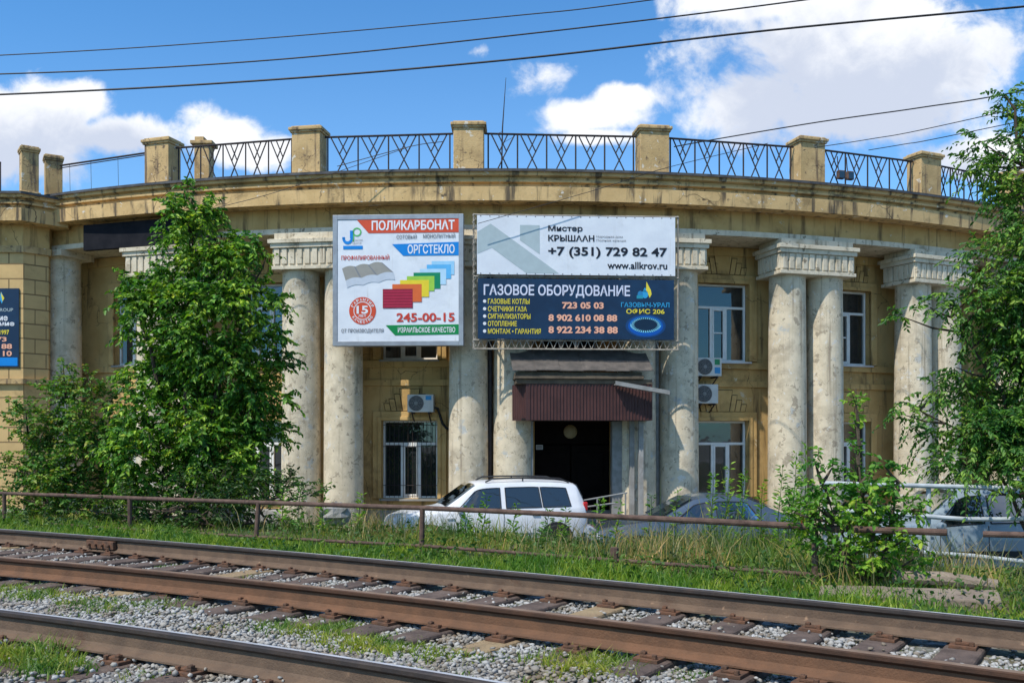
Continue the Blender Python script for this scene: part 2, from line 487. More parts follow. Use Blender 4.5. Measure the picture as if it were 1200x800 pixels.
class MB:
    """collects shapes and builds them as ONE mesh"""
    def __init__(s):
        s.v, s.f, s.m = [], [], []

    def quad(s, pts, m=0):
        i = len(s.v)
        s.v += [tuple(p) for p in pts]
        s.f.append(tuple(range(i, i + len(pts))))
        s.m.append(m)
        return s

    def box(s, c, size, M=None, m=0, taper=0.0):
        x, y, z = (a / 2 for a in size)
        i = len(s.v)
        for dz in (-1, 1):
            k = 1 - taper if dz > 0 else 1
            for dx, dy in ((-1, -1), (1, -1), (1, 1), (-1, 1)):
                p = Vector((dx * x * k, dy * y * k, dz * z))
                if M is not None: p = M @ p
                s.v.append(tuple(p + Vector(c)))
        for q in ((0, 3, 2, 1), (4, 5, 6, 7), (0, 1, 5, 4), (1, 2, 6, 5), (2, 3, 7, 6), (3, 0, 4, 7)):
            s.f.append(tuple(i + a for a in q))
            s.m.append(m)
        return s

    def prism(s, poly, fn, d0, d1, m=0):
        """poly of (a,b), fn(a,b,d)->point; extruded from d0 to d1"""
        n = len(poly)
        i = len(s.v)
        for d in (d0, d1):
            s.v += [tuple(fn(a, b, d)) for a, b in poly]
        s.f.append(tuple(i + k for k in range(n))[::-1]); s.m.append(m)
        s.f.append(tuple(i + n + k for k in range(n))); s.m.append(m)
        for k in range(n):
            s.f.append((i + k, i + (k + 1) % n, i + n + (k + 1) % n, i + n + k)); s.m.append(m)
        return s

    def tube(s, pts, r, n=8, m=0, cap=True):
        pts = [Vector(p) for p in pts]
        rs = r if isinstance(r, (list, tuple)) else [r] * len(pts)
        i0 = len(s.v)
        prev = None
        for k, p in enumerate(pts):
            d = (pts[min(k + 1, len(pts) - 1)] - pts[max(k - 1, 0)]).normalized()
            if prev is None:
                a = d.orthogonal().normalized()
            else:
                a = (prev - d * prev.dot(d))
                a = a.normalized() if a.length > 1e-6 else d.orthogonal().normalized()
            prev = a
            b = d.cross(a)
            for j in range(n):
                t = 2 * math.pi * j / n
                s.v.append(tuple(p + (a * math.cos(t) + b * math.sin(t)) * rs[k]))
        for k in range(len(pts) - 1):
            for j in range(n):
                s.f.append((i0 + k * n + j, i0 + k * n + (j + 1) % n, i0 + (k + 1) * n + (j + 1) % n, i0 + (k + 1) * n + j)); s.m.append(m)
        if cap:
            s.f.append(tuple(i0 + j for j in range(n))[::-1]); s.m.append(m)
            e = i0 + (len(pts) - 1) * n
            s.f.append(tuple(e + j for j in range(n))); s.m.append(m)
        return s

    def lathe(s, prof, c, n=32, m=0, fn=None):
        i0 = len(s.v)
        for r, z in prof:
            for j in range(n):
                t = 2 * math.pi * j / n
                p = Vector((r * math.cos(t), r * math.sin(t), z))
                if fn: p = fn(p)
                s.v.append(tuple(p + Vector(c)))
        for k in range(len(prof) - 1):
            for j in range(n):
                s.f.append((i0 + k * n + j, i0 + k * n + (j + 1) % n, i0 + (k + 1) * n + (j + 1) % n, i0 + (k + 1) * n + j)); s.m.append(m)
        s.f.append(tuple(i0 + j for j in range(n))[::-1]); s.m.append(m)
        e = i0 + (len(prof) - 1) * n
        s.f.append(tuple(e + j for j in range(n))); s.m.append(m)
        return s

    def build(s, name, mats, parent=None, smooth=False, bevel=0.0):
        me = bpy.data.meshes.new(name)
        me.from_pydata(s.v, [], s.f)
        mats = mats if isinstance(mats, (list, tuple)) else [mats]
        for m in mats: me.materials.append(m)
        if len(mats) > 1: me.polygons.foreach_set('material_index', s.m)
        if smooth:
            me.polygons.foreach_set('use_smooth', [True] * len(s.f))
            try:
                me.set_sharp_from_angle(angle=R(35))
            except Exception:
                pass
        me.update()
        o = link(name, me, parent)
        if bevel:
            b = o.modifiers.new('bevel', 'BEVEL')
            b.width = bevel
            b.segments = 2
            b.limit_method = 'ANGLE'
        return o


def np_mesh(name, V, Fc, mat, parent=None, smooth=False):
    """V (n,3), Fc (m,k) uniform faces"""
    me = bpy.data.meshes.new(name)
    n, (mf, k) = len(V), Fc.shape
    me.vertices.add(n)
    me.vertices.foreach_set('co', np.ascontiguousarray(V, dtype=np.float32).ravel())
    me.loops.add(mf * k)
    me.loops.foreach_set('vertex_index', np.ascontiguousarray(Fc, dtype=np.int32).ravel())
    me.polygons.add(mf)
    me.polygons.foreach_set('loop_start', np.arange(0, mf * k, k, dtype=np.int32))
    me.polygons.foreach_set('loop_total', np.full(mf, k, dtype=np.int32))
    if smooth: me.polygons.foreach_set('use_smooth', np.ones(mf, dtype=bool))
    me.materials.append(mat)
    me.update(calc_edges=True)
    me.validate()
    return link(name, me, parent)


# polar frame of the round building
CX, CY = -0.6, 54.3


def pol(th, r, z):
    a = R(th)
    return Vector((CX + r * math.sin(a), CY - r * math.cos(a), z))


def frame(th, r, z=0.0):
    """u along the wall (to the right), w outward, z up -> world"""
    o = pol(th, r, z)
    a = R(th)
    t = Vector((math.cos(a), math.sin(a), 0))
    n = Vector((math.sin(a), -math.cos(a), 0))
    def fn(u, zz, d=0.0):
        return o + t * u + n * d + Vector((0, 0, zz))
    fn.M = Matrix((t, -n, Vector((0, 0, 1)))).transposed()
    fn.t, fn.n, fn.o = t, n, o
    return fn


def fbox(mb, fr, u0, u1, z0, z1, d0, d1, m=0):
    c = fr((u0 + u1) / 2, (z0 + z1) / 2, (d0 + d1) / 2)
    mb.box(c, (abs(u1 - u0), abs(d1 - d0), abs(z1 - z0)), fr.M, m)
    return mb


def sweep(path, prof, closed=True, caps=True):
    """path: list of (point(x,y), outward normal(x,y) scaled for mitre); prof: list of (offset,z)"""
    mb = MB()
    n = len(prof)
    for (x, y), (nx, ny) in path:
        for o, z in prof:
            mb.v.append((x + nx * o, y + ny * o, z))
    for k in range(len(path) - 1):
        for j in range(n if closed else n - 1):
            a, b = k * n + j, k * n + (j + 1) % n
            mb.f.append((a, a + n, b + n, b)); mb.m.append(0)
    if caps:
        mb.f.append(tuple(range(n))); mb.m.append(0)
        e = (len(path) - 1) * n
        mb.f.append(tuple(e + j for j in range(n))[::-1]); mb.m.append(0)
    return mb


def arc(t0, t1, r, step=1.0):
    k = max(2, int(abs(t1 - t0) / step) + 1)
    out = []
    for i in range(k):
        t = t0 + (t1 - t0) * i / (k - 1)
        p = pol(t, r, 0)
        out.append(((p.x, p.y), (math.sin(R(t)), -math.cos(R(t)))))
    return out


# ------------------------------------------------------------------ ground
def rail_y(k, X):
    a, b, c = ((8.55, -.66, -.010), (6.68, -.65, -.017), (4.60, -.635, -.020))[k]
    return a + b * X + c * X * X


def rail_slope(k, X):
    b, c = ((-.66, -.010), (-.65, -.017), (-.635, -.020))[k]
    return b + 2 * c * X


def dist1(X, Y):
    """distance behind the far rail"""
    X = np.clip(X, -16, 9)
    return (Y - rail_y(0, X)) * .835


def smooth(a, b, x):
    t = np.clip((x - a) / (b - a), 0, 1)
    return t * t * (3 - 2 * t)


def height(X, Y):
    X = np.asarray(X, float); Y = np.asarray(Y, float)
    d = dist1(X, Y)
    z = 1.075 - .10 * smooth(.15, 2.2, d) - .975 * smooth(3.6, 9.6, d)
    z = z - 1.0 * smooth(-7, -13, d)
    z = z - .030 * (d < .1) * (d > -2.1)
    bumps = .03 * np.sin(X * 2.3 + 1.1) * np.sin(Y * 1.9) + .02 * np.sin(X * 5.1 + Y * 3.3)
    return z + bumps * smooth(.3, 1.5, d) * (1 - smooth(8, 11, d))


def ground():
    nx, ny = 190, 170
    def axis(lo, hi, n, c, k):
        t = np.linspace(-1, 1, n)
        s = np.sign(t) * np.abs(t) ** k
        return np.where(s < 0, c + s * (c - lo), c + s * (hi - c))
    xs = axis(-900, 900, nx, 0, 4.2)
    ys = axis(-900, 1400, ny, 11, 4.2)
    Xg, Yg = np.meshgrid(xs, ys)
    V = np.stack([Xg, Yg, height(Xg, Yg)], -1).reshape(-1, 3)
    idx = np.arange(nx * ny).reshape(ny, nx)
    Fc = np.stack([idx[:-1, :-1], idx[:-1, 1:], idx[1:, 1:], idx[1:, :-1]], -1).reshape(-1, 4)
    m = bpy.data.materials.new('ground_soil')
    m.use_nodes = True
    t = NT(m.node_tree)
    b = t.n['Principled BSDF']
    g = t.new('ShaderNodeNewGeometry')
    pos = g.outputs['Position']
    sp = t.new('ShaderNodeSeparateXYZ')
    t.l.new(pos, sp.inputs[0])
    # soil/grass on the bank, dusty asphalt by the building, ballast grit under the track
    z = sp.outputs[2]
    n = t.noise(pos, 1.5, 6)
    n2 = t.noise(pos, 14, 6)
    soil = t.mix(t.ramp(n, .4, .62), (.055, .07, .02), (.10, .08, .045))
    asph = t.mix(t.ramp(n2, .35, .7), (.13, .125, .115), (.19, .18, .16))
    grit = t.mix(t.ramp(n2, .4, .62), (.13, .12, .11), (.30, .29, .28))
    c = t.mix(t.ramp(t.math('ADD', z, t.math('MULTIPLY', n, .25)), .12, .35), asph, soil)
    c = t.mix(t.ramp(z, 1.045, 1.07), c, grit)
    t.l.new(c, b.inputs['Base Color'])
    b.inputs['Roughness'].default_value = .95
    bp = t.new('ShaderNodeBump')
    bp.inputs['Strength'].default_value = .6
    bp.inputs['Distance'].default_value = .05
    t.l.new(n2, bp.inputs['Height'])
    t.l.new(bp.outputs[0], b.inputs['Normal'])
    o = np_mesh('ground', V, Fc, m, smooth=True)
    prop(o, kind='structure')


ground()

# ------------------------------------------------------------------ the round building
BLD = empty('round_building', (0, 0, 0), 0, 'curved ochre two-storey building with white paired columns and railed roof', 'building')
T0, T1 = -25.2, 46.0
PAIRS = [-16.6, -8.35, 0.1, 8.45, 16.6, 24.7, 32.8, 41.0]
BAYS = [-20.6, -12.5, -4.25, 4.25, 12.75, 20.75, 28.9, 37.0]
RW = 29.1
HALF_W = .76
LOW = (.92, 3.02)
UPP = (4.66, 6.80)


def wall():
    mb = MB()
    hw = math.degrees(HALF_W / RW)
    ops = []
    for b in BAYS:
        if b == 4.25:
            dw = math.degrees(1.08 / RW)
            ops.append((b - dw + .25, b + dw + .25, 0.0, 3.05, .75))
        else:
            ops.append((b - hw, b + hw, LOW[0], LOW[1], .3))
        ops.append((b - hw, b + hw, UPP[0], UPP[1], .3))
    ths = sorted({T0, T1} | {o[0] for o in ops} | {o[1] for o in ops})
    fine = []
    for a, b in zip(ths[:-1], ths[1:]):
        fine.append(a)
    fine.append(T1)
    zs = sorted({-.6, 8.0} | {o[2] for o in ops} | {o[3] for o in ops})
    for a, b in zip(fine[:-1], fine[1:]):
        for z0, z1 in zip(zs[:-1], zs[1:]):
            mt, mz = (a + b) / 2, (z0 + z1) / 2
            if any(o[0] < mt < o[1] and o[2] < mz < o[3] for o in ops):
                continue
            mb.quad([pol(a, RW, z0), pol(b, RW, z0), pol(b, RW, z1), pol(a, RW, z1)])
    for a, b, z0, z1, dp in ops:
        fr = frame((a + b) / 2, RW)
        ri = RW - dp
        A, B = (pol(a, RW, 0), pol(b, RW, 0))
        n = fr.n * -dp
        def P(p, z, back): return Vector((p.x, p.y, z)) + (n if back else Vector())
        mb.quad([P(A, z0, 0), P(A, z1, 0), P(A, z1, 1), P(A, z0, 1)])
        mb.quad([P(B, z0, 0), P(B, z0, 1), P(B, z1, 1), P(B, z1, 0)])
        mb.quad([P(A, z1, 0), P(B, z1, 0), P(B, z1, 1), P(A, z1, 1)])
        mb.quad([P(A, z0, 0), P(A, z0, 1), P(B, z0, 1), P(B, z0, 0)])
    mb.build('wall', M_wall, BLD)
    # rooms behind the windows: a dark back wall, storey floor
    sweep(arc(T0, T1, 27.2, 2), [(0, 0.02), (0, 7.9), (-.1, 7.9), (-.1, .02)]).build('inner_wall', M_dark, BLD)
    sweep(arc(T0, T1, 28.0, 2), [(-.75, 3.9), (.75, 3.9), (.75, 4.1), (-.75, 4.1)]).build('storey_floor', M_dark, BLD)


wall()

ARC = arc(T0, T1, 30.0, .75)
# beam over the columns: white architrave strip, tan frieze, cornice, roof edge
sweep(ARC, [(-.90, 7.815), (.47, 7.815), (.47, 7.95), (-.9, 7.95)]).build('architrave', M_cap, BLD)
sweep(ARC, [(-.92, 7.953), (.40, 7.953), (.40, 8.62), (-.92, 8.62)]).build('frieze', M_wall, BLD)
sweep(ARC, [(.403, 8.47), (.93, 8.455), (.95, 8.80), (.82, 8.82), (.83, 8.89), (.94, 8.915), (.945, 8.96), (.85, 8.975), (.86, 9.04), (.98, 9.075), (1.0, 9.17), (-.9, 9.17), (-.9, 8.63), (.403, 8.63)]).build('cornice', M_fascia, BLD)
sweep(ARC, [(1.06, 9.15), (1.06, 9.215), (.55, 9.245), (-14, 9.6), (-14, 9.5), (.5, 9.173), (1.0, 9.173)]).build('roof', M_roofm, BLD)
sweep(arc(-17, -1.4, 30.0, .75), [(.88, 9.22), (.66, 9.275), (.60, 9.275), (.60, 9.24)]).build('roof_flashing', M_flash, BLD)
# plain string courses on the wall
for z0, z1, d in ((4.44, 4.63, .07), (3.94, 4.11, .055), (7.55, 7.80, .05)):
    sweep(arc(T0, T1, RW, .75), [(-.05, z0), (d, z0 + .015), (d, z1), (-.05, z1)]).build('string_course', M_wall, BLD)
sweep(arc(T0, T1, RW, .75), [(-.05, -.6), (.12, -.6), (.12, .55), (.06, .6), (-.05, .6)]).build('plinth', M_concrete, BLD)

# columns and capitals
def column_mesh():
    prof = [(.60, -.55), (.60, .18), (.555, .24), (.53, .30)]
    for i in range(9):
        t = i / 8
        prof.append((.515 - .035 * t ** 1.6, .32 + t * 6.50))
    prof += [(.485, 6.83), (.49, 6.88)]
    mb = MB().lathe(prof, (0, 0, 0), 40)
    return mb.build('column', M_white, BLD, smooth=True)


col0 = column_mesh()
spots = [-24.05] + [p + s * 1.10 for p in PAIRS for s in (-1, 1)]
for i, t in enumerate(spots):
    c = col0 if i == 0 else col0.copy()
    if i: COL.objects.link(c)
    c.location = pol(t, 30.05, 0)
    c.rotation_euler = (0, 0, random.uniform(0, 6))


def capital(width, depth):
    mb = MB()
    hw, hd = width / 2, depth / 2
    def bx(du, dd, z0, z1):
        mb.box((0, 0, (z0 + z1) / 2), (width + 2 * du, depth + 2 * dd, z1 - z0))
    bx(0.0, 0.0, 6.87, 6.96)
    bx(-.045, -.045, 6.96, 7.42)
    bx(.02, .02, 7.42, 7.60)
    bx(.07, .07, 7.535, 7.64)
    bx(-.06, -.06, 7.64, 7.812)
    nfl = int(round((width - .1) / .195))
    st = (width - .09) / nfl
    for k in range(nfl):
        u = -hw + .045 + st * (k + .5)
        for s in (-1, 1):
            mb.box((u, s * (hd - .045 + .010), 7.205), (st * .68, .05, .40))
    nfd = int(round((depth - .1) / .195))
    st = (depth - .09) / nfd
    for k in range(nfd):
        y = -hd + .045 + st * (k + .5)
        for s in (-1, 1):
            mb.box((s * (hw - .045 + .010), y, 7.205), (.05, st * .68, .40))
    return mb.build('capital', M_cap, BLD, bevel=.008)


capw = capital(2.32, 1.22)
for i, t in enumerate(PAIRS):
    c = capw if i == 0 else capw.copy()
    if i: COL.objects.link(c)
    c.location = pol(t, 30.04, 0)
    c.rotation_euler = (0, 0, R(t))
mb = MB()
mb.lathe([(.475, 6.86), (.475, 7.56), (.52, 7.60), (.52, 7.63)], (0, 0, 0), 40)
c = mb.build('column_neck', M_white, BLD, smooth=True)
c.location = pol(-24.05, 30.05, 0)
mb = MB()
mb.box((0, 0, 7.722), (1.14, 1.14, .18))
c = mb.build('abacus', M_cap, BLD, bevel=.01)
c.location = pol(-24.05, 30.04, 0)
c.rotation_euler = (0, 0, R(-24.05))

# windows
def window(th, zr, kind, curtain=0, bars=False):
    z0, z1 = zr
    fr = frame(th, RW - .20)
    hw = HALF_W - .01
    f = MB()
    ft = .055
    tr = z0 + (z1 - z0) * .70
    fbox(f, fr, -hw, -hw + ft, z0, z1, -.04, .04)
    fbox(f, fr, hw - ft, hw, z0, z1, -.04, .04)
    fbox(f, fr, -hw + ft, hw - ft, z0, z0 + ft, -.04, .04)
    fbox(f, fr, -hw + ft, hw - ft, z1 - ft, z1, -.04, .04)
    fbox(f, fr, -hw + ft, hw - ft, tr - .035, tr + .035, -.038, .038)
    m1, m2 = (-.24, .24) if kind == 0 else (-.28, .16)
    for u in (m1, m2):
        fbox(f, fr, u - .035, u + .035, z0 + ft, tr - .035, -.036, .036)
    if kind == 1:
        fbox(f, fr, m1 + .035, m2 - .035, z0 + .78, z0 + .82, -.03, .03)
    # opening casement stands slightly proud
    for u0, u1 in ((m1 + .035, m1 + .085), (m2 - .085, m2 - .035)):
        fbox(f, fr, u0, u1, z0 + ft, tr - .035, -.01, .052)
    fbox(f, fr, m1 + .085, m2 - .085, z0 + ft, z0 + ft + .05, -.01, .052)
    fbox(f, fr, m1 + .085, m2 - .085, tr - .085, tr - .035, -.01, .052)
    wo = f.build('window', M_pvc, BLD, bevel=.006)
    p = MB()
    p.quad([fr(-hw + .02, z0 + .02, -.015), fr(hw - .02, z0 + .02, -.015), fr(hw - .02, z1 - .02, -.015), fr(-hw + .02, z1 - .02, -.015)])
    p.build('pane', M_glass, wo)
    if curtain:
        cb = MB()
        for (u0, u1) in ([(-.72, -.30), (.34, .72)] if curtain == 1 else [(-.72, .2)]):
            k = 14
            pts = [(u0 + (u1 - u0) * i / k, -.22 + .03 * (i % 2)) for i in range(k + 1)]
            for (a, da), (b, db) in zip(pts[:-1], pts[1:]):
                cb.quad([fr(a, z0 + .05, da), fr(b, z0 + .05, db), fr(b, z1 - .05, db), fr(a, z1 - .05, da)])
        cb.build('curtain', M_curtain, wo)
    if bars:
        bb = MB()
        for i in range(12):
            u = -hw + .06 + (2 * hw - .12) * i / 11
            bb.tube([fr(u, z0 + .02, .10), fr(u, z1 - .03, .10)], .008, 5)
        for z in (z0 + .35, z0 + 1.4, z1 - .12):
            bb.tube([fr(-hw, z, .11), fr(hw, z, .11)], .008, 5)
        bb.build('window_grille', M_iron, wo)
    # plaster surround, stepped
    s = MB()
    f2 = frame(th, RW)
    for wd, d in ((.24, .05), (.10, .08)):
        a = HALF_W + .002
        fbox(s, f2, -a - wd, -a, z0 - .0, z1 + wd, -.06, d)
        fbox(s, f2, a, a + wd, z0 - .0, z1 + wd, -.06, d)
        fbox(s, f2, -a, a, z1 + .002, z1 + wd, -.06, d + .002)
    s.build('surround', M_wall, BLD, bevel=.01)
    q = MB()
    fbox(q, f2, -HALF_W - .05, HALF_W + .05, z0 - .06, z0 - .01, -.19, .12)
    q.build('sill', M_flash if kind else M_concrete, wo)
    # stepped keystone fan above
    zk = z1 + .26
    top = .58 if zr is LOW else .60
    kb, jb = MB(), MB()
    def trap(b0, b1, t0_, t1_, h):
        jb.prism([(b0 - .018, zk), (b1 + .018, zk), (t1_ + .018, zk + h + .018), (t0_ - .018, zk + h + .018)], f2, -.04, .012 + .0006 * len(jb.f) / 6)
        kb.prism([(b0, zk), (b1, zk), (t1_, zk + h), (t0_, zk + h)], f2, -.04, .028)
    trap(-.17, .17, -.27, .27, top)
    x0b, x0t = .195, .295
    for h in (.44, .31, .19):
        for sgn in (1, -1):
            b0, b1 = x0b, x0b + .135
            t0_, t1_ = x0b + (x0t - x0b) * h / top * 1.05, x0b + (x0t - x0b) * h / top * 1.05 + .14
            if sgn > 0: trap(b0, b1, t0_, t1_, h)
            else: trap(-b1, -b0, -t1_, -t0_, h)
        x0b += .16
        x0t += .165
    ko = kb.build('keystone', M_wall, BLD, bevel=.004)
    jb.build('joint', M_grime, ko)
    return wo


for i, b in enumerate(BAYS):
    if b != 4.25:
        window(b, LOW, 0 if i != 5 else 1, 0, bars=(b == -4.25))
    window(b, UPP, 1 if i in (4, 5, 6) else 0, curtain={0: 1, 2: 2, 5: 1, 6: 1}.get(i, 0))

# rain pipes between the paired columns
for t, r, z1 in ((-8.35, 29.62, 7.3), (.05, 30.02, 6.86), (8.45, 29.95, 6.86)):
    MB().tube([pol(t, r, 0), pol(t, r, z1)], .075, 10).build('downpipe', M_pvcgrey if t != .05 else M_iron, BLD, smooth=True)

# roof piers and railings
PIERS = [-23.95, -16.75, -8.75, -.93, 7.95, 16.2, 23.65, 31.0, 38.5]
RP = 30.42


def pier():
    mb = MB()
    mb.box((0, 0, .03), (.90, .66, .14))
    mb.box((0, 0, .55), (.76, .52, 1.0))
    mb.box((0, 0, 1.07), (.84, .60, .05))
    mb.box((0, 0, 1.125), (.90, .66, .07))
    mb.box((0, 0, 1.175), (.78, .54, .045))
    return mb.build('roof_pier', M_stone, BLD, bevel=.015)


p0 = pier()
for i, t in enumerate(PIERS[::-1]):
    p = p0 if i == 0 else p0.copy()
    if i: COL.objects.link(p)
    p.location = pol(t, RP, 9.17)
    p.scale = (1, 1, 1.13)
    p.rotation_euler = (0, 0, R(t + random.uniform(-.8, .8)))
    if t == -23.95: p.scale, p.rotation_euler = (.58, .8, 1.1), (0, 0, R(30))


def railing(ta, tb, nb):
    A, B = pol(ta, RP + .02, 9.28), pol(tb, RP + .02, 9.28)
    d = (B - A).normalized()
    A, B = A + d * .41, B - d * .41
    Ln = (B - A).length
    mb = MB()
    def P(u, z, k=0): return A + d * u + Vector((0, 0, z)) + Vector((-d.y, d.x, 0)) * k
    mb.tube([P(0, 1.0), P(Ln, 1.0)], .027, 6)
    mb.tube([P(0, .10), P(Ln, .10)], .023, 6)
    st = (Ln - .16) / nb
    for i in range(nb + 1):
        mb.tube([P(.08 + st * i, .0), P(.08 + st * i, 1.02)], .021, 6)
    for i in range(nb):
        u0 = .08 + st * i
        f = lambda x: u0 + st * x
        for sg in (0, 1):
            g = (lambda x: f(x)) if sg == 0 else (lambda x: f(1 - x))
            k = .012 if sg else -.012
            mb.tube([P(g(.10), .99, k), P(g(.68), .11, k)], .018, 5)
            mb.tube([P(g(.34), .99, k), P(g(.62), .56, k)], .017, 5)
    mb.build('railing', M_iron, BLD)


for (a, b, n) in ((-16.75, -8.75, 5), (-8.75, -.93, 4), (-.93, 7.95, 5), (7.95, 16.2, 5), (16.2, 23.65, 4), (23.65, 31.0, 5), (31.0, 38.5, 5)):
    railing(a, b, n)
# the bay left of the second pier keeps only its top bar
mb = MB()
A, B = pol(-23.9, RP, 10.2), pol(-16.75, RP, 10.25)
mb.tube([A, B], .025, 6)
mb.tube([A + Vector((0, 0, -.07)), B + Vector((0, 0, -.05))], .014, 6)
for k in (.15, .35, .6, .85):
    p = A.lerp(B, k)
    mb.tube([p, p + Vector((.02, 0, -.98))], .006, 4)
mb.build('railing', M_iron, BLD)
# stub of a chimney behind a pier
mb = MB()
pc = pol(-15.9, 29.2, 9.2)
mb.box(pc + Vector((0, 0, .75)), (.42, .42, 1.5)).box(pc + Vector((0, 0, 1.53)), (.62, .55, .10)).box(pc + Vector((-.08, 0, 1.64)), (.26, .36, .14))
mb.build('chimney', M_stone, BLD, bevel=.02)

# straight wing at the left end: rusticated block with its own cornice
WX, WY = -13.34, 25.62
RT = Vector((.70, .72, 0)).normalized()       # the oblique return face runs along this
_m = math.tan(math.atan2(RT.y, RT.x) / 2)
_q = Vector((WX + RT.x * .66, WY + RT.y * .66, 0))
_n1, _n2 = Vector((RT.y, -RT.x, 0)), Vector((.95, .31, 0)).normalized()
_m2 = (_n1 + _n2) / (1 + _n1.dot(_n2))
LP = [((WX - 16, WY), (0, -1)), ((WX, WY), (_m, -1)), ((_q.x, _q.y), (_m2.x, _m2.y)), ((_q.x - .31 * 1.6, _q.y + .95 * 1.6), (_n2.x, _n2.y))]
mb = MB()
for (p_, _), (q_, _) in zip(LP[:-1], LP[1:]):
    mb.quad([(*p_, -.5), (*q_, -.5), (*q_, 8.0), (*p_, 8.0)])
mb.build('wing_wall', M_rustic, BLD)
zo = -.10
sweep(LP, [(-.3, 7.60), (.07, 7.60), (.07, 7.78), (-.3, 7.78)]).build('wing_architrave', M_stone, BLD)
sweep(LP, [(-.3, 7.783), (.02, 7.783), (.02, 8.6), (-.3, 8.6)]).build('wing_frieze', M_wall, BLD)
sweep(LP, [(o - .40 if o > .41 else .023, z + zo) for o, z in [(.40, 8.47), (.93, 8.455), (.95, 8.80), (.82, 8.82), (.83, 8.89), (.94, 8.915), (.945, 8.96), (.85, 8.975), (.86, 9.04), (.98, 9.075), (1.0, 9.17)]] + [(-.3, 9.17 + zo), (-.3, 8.61), (.023, 8.61)]).build('wing_cornice', M_fascia, BLD)
sweep(LP, [(.65, 9.15 + zo), (.65, 9.215 + zo), (.1, 9.26 + zo), (-5, 9.5 + zo), (-5, 9.4 + zo), (.6, 9.173 + zo)]).build('wing_roof', M_roofm, BLD)
sweep(LP, [(-.02, 4.0), (.09, 4.02), (.09, 4.16), (-.02, 4.16)]).build('string_course', M_stone, BLD)
sweep(LP, [(-.02, -.5), (.14, -.5), (.14, .55), (-.02, .62)]).build('plinth', M_concrete, BLD)
p = p0.copy(); COL.objects.link(p)
p.location = (-13.12, 25.5, 9.07); p.rotation_euler = (0, 0, R(35))
p.scale = (.56, .8, 1.13)
# its railing runs off to the left
mb = MB()
A, B = Vector((-22, 25.6, 9.1)), Vector((-13.95, 25.6, 9.1))
for z, r in ((.95, .022), (.08, .018)):
    mb.tube([A + Vector((0, 0, z)), B + Vector((0, 0, z))], r, 6)
for i in range(14):
    u = B.x - i * .6
    mb.tube([(u, 25.6, 9.1), (u, 25.6, 10.07)], .018, 6)
    for sg in (0, 1):
        e = lambda x: u - .6 * (x if sg == 0 else 1 - x)
        mb.tube([(e(.1), 25.6 + .01 * sg, 10.03), (e(.68), 25.6 + .01 * sg, 9.2)], .013, 5)
        mb.tube([(e(.34), 25.6 + .01 * sg, 10.03), (e(.62), 25.6 + .01 * sg, 9.66)], .012, 5)
mb.build('railing', M_iron, BLD)

# entrance: recessed dark double door, posts
fe = frame(4.5, RW)
mb = MB()
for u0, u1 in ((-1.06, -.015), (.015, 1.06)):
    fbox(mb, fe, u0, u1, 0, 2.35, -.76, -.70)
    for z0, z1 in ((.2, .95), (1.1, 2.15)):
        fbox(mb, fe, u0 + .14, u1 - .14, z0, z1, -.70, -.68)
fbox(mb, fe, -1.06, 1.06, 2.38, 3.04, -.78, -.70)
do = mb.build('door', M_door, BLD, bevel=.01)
mb = MB()
for u in (-.1, .1):
    mb.tube([fe(u, .95, -.64), fe(u, 1.2, -.64)], .015, 6)
mb.build('handle', M_pvcgrey, do)
mb = MB()
fbox(mb, fe, -1.9, 1.9, -.3, .18, .0, 2.0)
fbox(mb, fe, -1.7, 1.7, .18, .3, .0, 1.5)
mb.build('doorstep', M_concrete, BLD, bevel=.015)
# canopy
fc = frame(4.35, 30.05)
CAN = (-1.62, 1.72)
mb = MB()
def corr(p, q, z0, z1, n):
    for i in range(n):
        a = p.lerp(q, i / n); b = p.lerp(q, (i + .55) / n); c2 = p.lerp(q, (i + .68) / n); d = p.lerp(q, (i + .87) / n); e = p.lerp(q, (i + 1) / n)
        nn = Vector(((q - p).y, -(q - p).x, 0)).normalized() * .022
        pts = [a, b, c2 + nn, d + nn, e]
        for s1, s2 in zip(pts[:-1], pts[1:]):
            mb.quad([s1 + Vector((0, 0, z0)), s2 + Vector((0, 0, z0)), s2 + Vector((0, 0, z1)), s1 + Vector((0, 0, z1))])
Lf, Rt = fc(CAN[0] + .22, 0, 1.15), fc(CAN[1], 0, 1.15)
Lb, Rb = fc(CAN[0] - .10, 0, .55), fc(CAN[1], 0, .3)
corr(Lf, Rt, 2.98, 3.87, 38)
corr(Lb, Lf, 2.98, 3.87, 8)
corr(Rt, Rb, 2.98, 3.87, 9)
can = mb.build('entrance_canopy', M_corr, BLD)
mb = MB()
fbox(mb, fc, CAN[0] - .05, CAN[1] + .0, 3.875, 3.99, .3, 1.17)
fbox(mb, fc, CAN[0] - .08, CAN[1] - .22, 3.995, 4.09, .3, 1.24)
fbox(mb, fc, CAN[0] - .06, CAN[1] - .26, 4.095, 4.17, .3, 1.18)
mb.build('canopy_board', M_board, can, bevel=.01)
mb = MB()
for i in range(6):
    u0 = CAN[0] - .15 + i * .578
    z = 4.18 + .012 * (i % 2)
    mb.prism([(.25, z + .60), (1.30, z), (1.30, z + .025), (.25, z + .63)], (lambda a, b, d, u0=u0: fc(u0 + d, b, a)), 0, .60)
mb.build('canopy_roof', M_slate, can, bevel=.006)
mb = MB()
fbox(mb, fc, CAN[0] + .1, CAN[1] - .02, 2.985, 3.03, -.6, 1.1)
mb.build('canopy_ceiling', M_dark, can)
